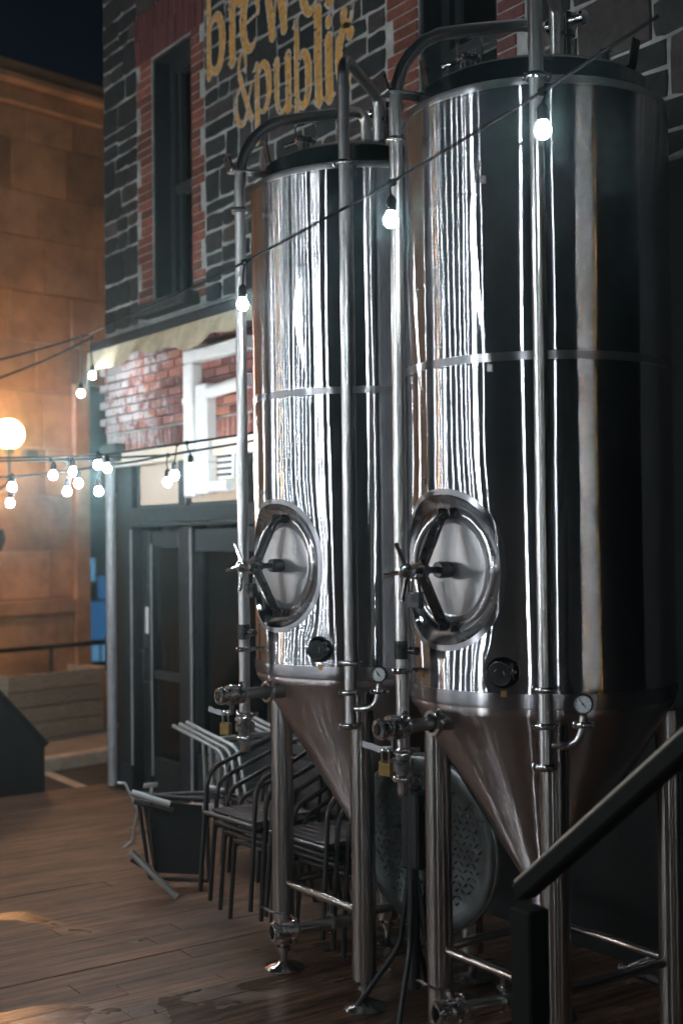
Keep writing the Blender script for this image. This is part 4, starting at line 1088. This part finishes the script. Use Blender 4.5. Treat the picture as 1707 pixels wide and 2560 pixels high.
# ================================================================== globe lamp across the street
gp = WP(-1.94, 2.25, -.1)
G = Vector((-14.40, 5.375, 3.33)); base = Vector((-14.51, 5.215, -.1))
gl = thing('globe_lamp_post', 'dark lamp post with a glowing white globe by the tan wall', 'street lamp', base); inv = Matrix.Translation(-base)
o = MB().lathe([(.14, 0), (.14, .12), (.10, .2), (.085, .5), (.06, .6), (.05, 2.4), (.07, 2.45), (.045, 2.55), (.04, 2.9), (.0, 2.95)], 14, Matrix.Translation(base)).build('post', M['black'], gl, 40); o.matrix_parent_inverse = inv
for sg in (1, -1):
    c = base+Vector((0, 0, 3.43))+(Vector((G.x-base.x, G.y-base.y, 0)))*sg
    d = Vector((c.x-base.x, c.y-base.y, 0))
    o = MB().tube(bend([base+Vector((0, 0, 2.75)), base+d+Vector((0, 0, 2.85)), c-Vector((0, 0, .17))], .08), .02, 8).build('arm', M['black'], gl); o.matrix_parent_inverse = inv
    o = MB().lathe([(0, -.235), (.05, -.235), (.065, -.19), (.06, -.145)], 14, Matrix.Translation(c)).build('globe_holder', M['black'], gl, 40); o.matrix_parent_inverse = inv
    pf = [(max(.0, .172*math.sin(math.pi*k/14)), -.172*math.cos(math.pi*k/14)) for k in range(1, 15)]
    o = MB().lathe(pf, 20, Matrix.Translation(c)).build('globe', M['globe'], gl, 60); o.matrix_parent_inverse = inv
o = MB().lathe([(0, 2.15), (.10, 2.17), (.15, 2.3), (.13, 2.42), (.02, 2.45)], 12, Matrix.Translation(base+Vector((0, 0, -.1)))).build('hanging_basket', M['black'], gl); o.matrix_parent_inverse = inv

# black sloped panel at the deck edge
sp = thing('stair_side_panel', 'black sloping side panel at the far deck edge', 'stair panel', (-10.2, 3.8, 0))
prof = [(-1.2, 0.0), (.285, 0.0), (.285, .376), (-.09, .80), (-1.2, 2.05)]
V = [(-.03, y, z) for y, z in prof]+[(.03, y, z) for y, z in prof]; n = len(prof)
MB().add(V, [tuple(reversed(range(n))), tuple(range(n, 2*n))]+[(i, (i+1) % n, n+(i+1) % n, n+i) for i in range(n)]).build('panel', M['black'], sp)
MB().tube([(.0, .31, .385), (0, -.09, .84), (0, -1.2, 2.09)], .03, 8).build('cap_rail', M['black'], sp)

# ================================================================== chairs
def make_chair(mt, ms):
    t = thing('arm_chair', 'x', 'chair')
    half = [(.245, -.25, 0), (.232, -.205, .60), (.228, -.12, .672), (.222, .10, .75), (.215, .21, .79)]
    path = bend([half[0], (.232, -.20, .645), (.222, .16, .775), (.13, .285, .845), (-.13, .285, .845), (-.222, .16, .775), (-.232, -.20, .645), (-.245, -.25, 0)], [.08, .08, .07, .07, .08, .08], 5)
    MB().tube(path, .0125, 10).build('arm_hoop', mt, t)
    for s_ in (-1, 1):
        MB().tube(bend([(s_*.205, .30, 0), (s_*.205, .215, .43), (s_*.20, .262, .80)], .06), .0125, 10).build('rear_leg', mt, t)
        MB().tube([(s_*.237, -.222, .40), (s_*.206, .226, .405)], .010, 8).build('side_rail', mt, t)
    MB().tube([(-.237, -.222, .425), (.237, -.222, .425)], .0125, 10).build('front_rail', mt, t)
    for k in range(7):
        y = -.165+k*.056
        MB().box((0, y, .436), (.44-.008*k, .050, .010), bev=.003).build('seat_slat', ms, t)
    for k, z in enumerate((.56, .64, .72)):
        pts = []
        for j in range(9):
            f_ = j/8*2-1; pts.append((f_*.20, .245+.02*k+.035*(1-f_*f_), z))
        mb = MB(); V = []; F = []
        for (x_, y_, z_) in pts: V += [(x_, y_, z_-.027), (x_, y_, z_+.027), (x_, y_+.006, z_+.027), (x_, y_+.006, z_-.027)]
        for j in range(8):
            a = j*4
            for q in range(4): F.append((a+q, a+(q+1) % 4, a+4+(q+1) % 4, a+4+q))
        F += [(3, 2, 1, 0), (32, 33, 34, 35)]
        mb.add(V, F).build('back_slat', ms, t)
    return t
ch0 = make_chair(M['chair'], M['seat'])
chp = make_chair(M['chairpale'], M['chairpale'])
used = {}
def put_chair(proto, label, loc, rz=0, group='stacked metal arm chairs', rot=None):
    c = copy_tree(proto) if proto in used else proto
    used[proto] = 1
    c.location = loc; c.rotation_euler = rot or (0, 0, rz); c['label'] = label; c['group'] = group
    return c
ORD = ['lowest', 'second lowest', 'third', 'topmost']
for i in range(4):
    put_chair(ch0, '%s dark metal arm chair in the stack farther from the tanks' % ORD[i], (-5.93, 3.80-.062*i, .060*i), R(3))
for i in range(4):
    put_chair(ch0, '%s dark metal arm chair in the stack behind the tank leg' % ORD[i], (-5.36, 3.86-.06*i, .055*i), R(2))
# pale chairs lying on their backs, legs toward the shop door
tip = Matrix(((0, 0, 1), (-1, 0, 0), (0, -1, 0)))
tilt = Matrix.Rotation(R(3.5), 3, 'Y')
for i in range(3):
    m3 = tilt @ tip
    org = Vector((-7.74, 4.02, .83)) - m3 @ Vector((.245, -.25, 0)) + m3 @ Vector((0, -.028*i, .095*i))
    put_chair(chp, ['front', 'middle', 'rear'][i]+' pale aluminium chair lying on its back behind the dark stacks', org, rot=m3.to_euler(), group='pale chairs lying on their backs')
for i in range(2):
    put_chair(ch0, ['lower', 'upper'][i]+' dark metal arm chair under the pale lying chairs', (-6.75, 4.25-.05*i, -.0+.055*i), R(-4))

# overturned chair at the edge of the stacks
ov = thing('overturned_chair', 'overturned dark chair with bent pale brackets left of the stacks', 'chair', (-6.95, 3.55, 0)); inv = Matrix.Translation((6.95, -3.55, 0))
def opart(mb, name, mt):
    o = mb.build(name, mt, ov, 40); o.matrix_parent_inverse = inv; return o
fr = [Vector(p) for p in ((-7.06, 3.42, .555), (-6.82, 3.76, .515), (-6.80, 3.76, .035), (-7.00, 3.47, .055))]
for a, b_ in ((0, 1), (1, 2), (2, 3), (3, 0)): opart(MB().tube([fr[a], fr[b_]], .0125, 10), 'frame_tube', M['chair'])
cc_ = sum(fr, Vector())/4; pn = [cc_+(p-cc_)*.86 for p in fr]
nrm = (pn[1]-pn[0]).cross(pn[3]-pn[0]).normalized()*.006
opart(MB().add([p-nrm for p in pn]+[p+nrm for p in pn], [(0, 1, 2, 3), (7, 6, 5, 4)]+[((i+1) % 4, i, 4+i, 4+(i+1) % 4) for i in range(4)]), 'seat_panel', M['black'])
opart(MB().tube([(-6.885, 3.30, .605), (-6.756, 3.482, .535)], .020, 12), 'cross_tube', M['chairpale'])
opart(MB().tube([(-6.925, 3.335, .545), (-6.792, 3.52, .485)], .020, 12), 'cross_tube', M['chair'])
opart(MB().tube(bend([(-6.85, 3.42, .56), (-6.87, 3.41, .45), (-6.86, 3.44, .118), (-6.74, 3.38, .12)], .03), .013, 10), 'strut', M['chair'])
opart(MB().tube([(-6.80, 3.25, .285), (-6.687, 3.422, .075), (-6.655, 3.47, .020)], .020, 12), 'foot_tube', M['chairpale'])
opart(MB().tube([(-6.83, 3.27, .235), (-6.76, 3.35, .18)], .020, 12), 'foot_tube', M['black'])
mb = MB(); strip(mb, [(-7.298, 3.405, .585), (-7.272, 3.441, .584), (-7.215, 3.52, .376)], (.8, -.5, .3), .05, .014); opart(mb, 'bracket', M['chairpale'])
mb = MB(); strip(mb, [(-7.225, 3.50, .40), (-7.255, 3.478, .225), (-7.285, 3.435, .185)], (.8, -.5, .3), .05, .014); opart(mb, 'bracket', M['chairpale'])
mb = MB(); strip(mb, [(-7.46, 3.66, .513), (-7.41, 3.73, .522)], (.2, 0, 1), .03, .012); strip(mb, [(-7.43, 3.70, .5), (-7.44, 3.69, .38)], (.8, .5, 0), .02, .01); opart(mb, 'bracket', M['chairpale'])
for a, b_, mt in (((-7.28, 3.65, .485), (-7.02, 4.0, .50), 'chair'), ((-7.10, 3.56, .50), (-6.86, 3.90, .51), 'chair'), ((-7.15, 3.95, .525), (-7.04, 4.06, .49), 'chairpale')):
    opart(MB().tube([a, b_], .014, 10), 'side_tube', M[mt])

# round flip-top table, top tipped up, seen from below
tbz = thing('round_table', 'round tread-plate metal table with its top tipped upright between the tanks', 'table', (-4.42, 3.53, 0), R(11))
DR = .385; tz = .746
Td = axis_mat((0, 0, tz), (0, -1, -.04))
tp = MB().lathe([(0, .006), (DR-.07, .006), (DR-.064, .010), (DR-.006, .012), (DR, .008), (DR+.004, -.004), (DR, -.018), (DR-.01, -.020), (0, -.016)], 72, Td).build('table_top', M['tread'], tbz, 40)
MB().lathe([(DR+.001, .010), (DR+.007, .006), (DR+.007, -.016), (DR+.001, -.020)], 72, Td).build('edge_band', M['rim'], tp, 60)
mb = MB(); k = 0
for i in range(-11, 12):
    for j in range(-11, 12):
        px, py = i*.033+(j % 2)*.0165, j*.030
        if math.hypot(px, py) > DR-.085: continue
        a = R(45 if (i+j) % 2 else -45); c, s_ = math.cos(a), math.sin(a)
        L_, W_, h_ = .0145, .0060, .0068
        V = [Td @ Vector((px+x_*c-y_*s_, py+x_*s_+y_*c, z_)) for x_, y_, z_ in ((-L_, 0, .006), (0, -W_, .006), (L_, 0, .006), (0, W_, .006), (-L_*.4, 0, .006+h_), (L_*.4, 0, .006+h_))]
        mb.add(V, [(0, 1, 4), (1, 5, 4), (1, 2, 5), (2, 3, 5), (3, 4, 5), (3, 0, 4)])
o = mb.build('tread_pattern', M['tread'], tp); o['kind'] = 'stuff'
mb = MB(); mb.box((-.03, -.05, tz+.06), (.10, .07, .34), bev=.01); mb.box((-.03, -.03, tz+.02), (.26, .03, .05), bev=.008); mb.box((-.03, -.03, tz+.16), (.22, .03, .04), bev=.008)
mb.build('flip_bracket', M['black'], tbz)
MB().tube([(-.03, -.06, .12), (-.03, -.06, tz+.24)], .028, 12).build('pedestal', M['black'], tbz)
for a in (-150, -65, 25, 115):
    d = P2(a, 1); MB().tube(bend([Vector((-.03, -.06, .60))+d*.02, Vector((-.03, -.06, .30))+d*.06, Vector((-.03, -.06, .015))+d*.26], .06), .012, 10).build('table_leg', M['black'], tbz)

# drain pipes by the wall at the lower right
dpz = thing('drain_pipe', 'dim steel drain pipe with an elbow behind the handrail', 'pipe', (-3.72, 4.28, 0))
MB().tube(bend([(.0, .0, .52), (.02, .0, .30), (-.10, -.12, .22)], .09), .028, 12).build('elbow', M['pipe'], dpz)
MB().tube([(.0, .0, .42), (.0, .0, .50)], .038, 12).build('collar', M['darksteel'], dpz)
MB().tube([(.22, .02, .0), (.22, .02, .62)], .026, 12).build('riser', M['pipe'], dpz)
MB().tube([(-.3, .03, .15), (1.4, .03, .15)], .022, 10).build('floor_pipe', M['darksteel'], dpz)

# ================================================================== stair handrail in the foreground
hl = thing('stair_handrail', 'dark wooden stair handrail slanting up across the lower corner', 'handrail', (-2.80, 2.6, 0))
sl = math.atan2(.512, .624); d = Vector((math.cos(sl), 0, math.sin(sl))); nn_ = Vector((-math.sin(sl), 0, math.cos(sl)))
rot = Matrix((d, Vector((0, 1, 0)), nn_)).transposed().to_4x4()
c = Vector((-.023, 0, 1.058))+d*1.25-nn_*.026
MB().box(c, (2.5, .075, .052), mat=rot, bev=.008).build('rail', M['rail'], hl)
MB().box(Vector((-.023, 0, 1.058))+d*1.25+nn_*.007, (2.5, .034, .012), mat=rot, bev=.004).build('rail_highlight', M['raillight'], hl)  # pale strip added to show the rail's top edge as lit
MB().box((.022, .0, .50), (.085, .083, 1.0), bev=.006).build('post', M['rail'], hl)
MB().box((1.30, .0, 1.0), (.085, .083, 2.0), bev=.006).build('post', M['rail'], hl)

# ================================================================== added scatter volume in place of lens bloom and lifted blacks
hz = MB().box((-8, 2, 5.2), (60, 60, 13.0)).build('bloom_volume', None); hz['kind'] = 'stuff'
hm = bpy.data.materials.new('bloom_scatter'); hm.use_nodes = True; ht = hm.node_tree; ht.nodes.clear()
ho = ht.nodes.new('ShaderNodeOutputMaterial'); hv = ht.nodes.new('ShaderNodeVolumePrincipled')
hv.inputs['Color'].default_value = (.62, .95, 1, 1); hv.inputs['Density'].default_value = .0062; hv.inputs['Anisotropy'].default_value = .92
ht.links.new(hv.outputs[0], ho.inputs['Volume']); hz.data.materials[0] = hm
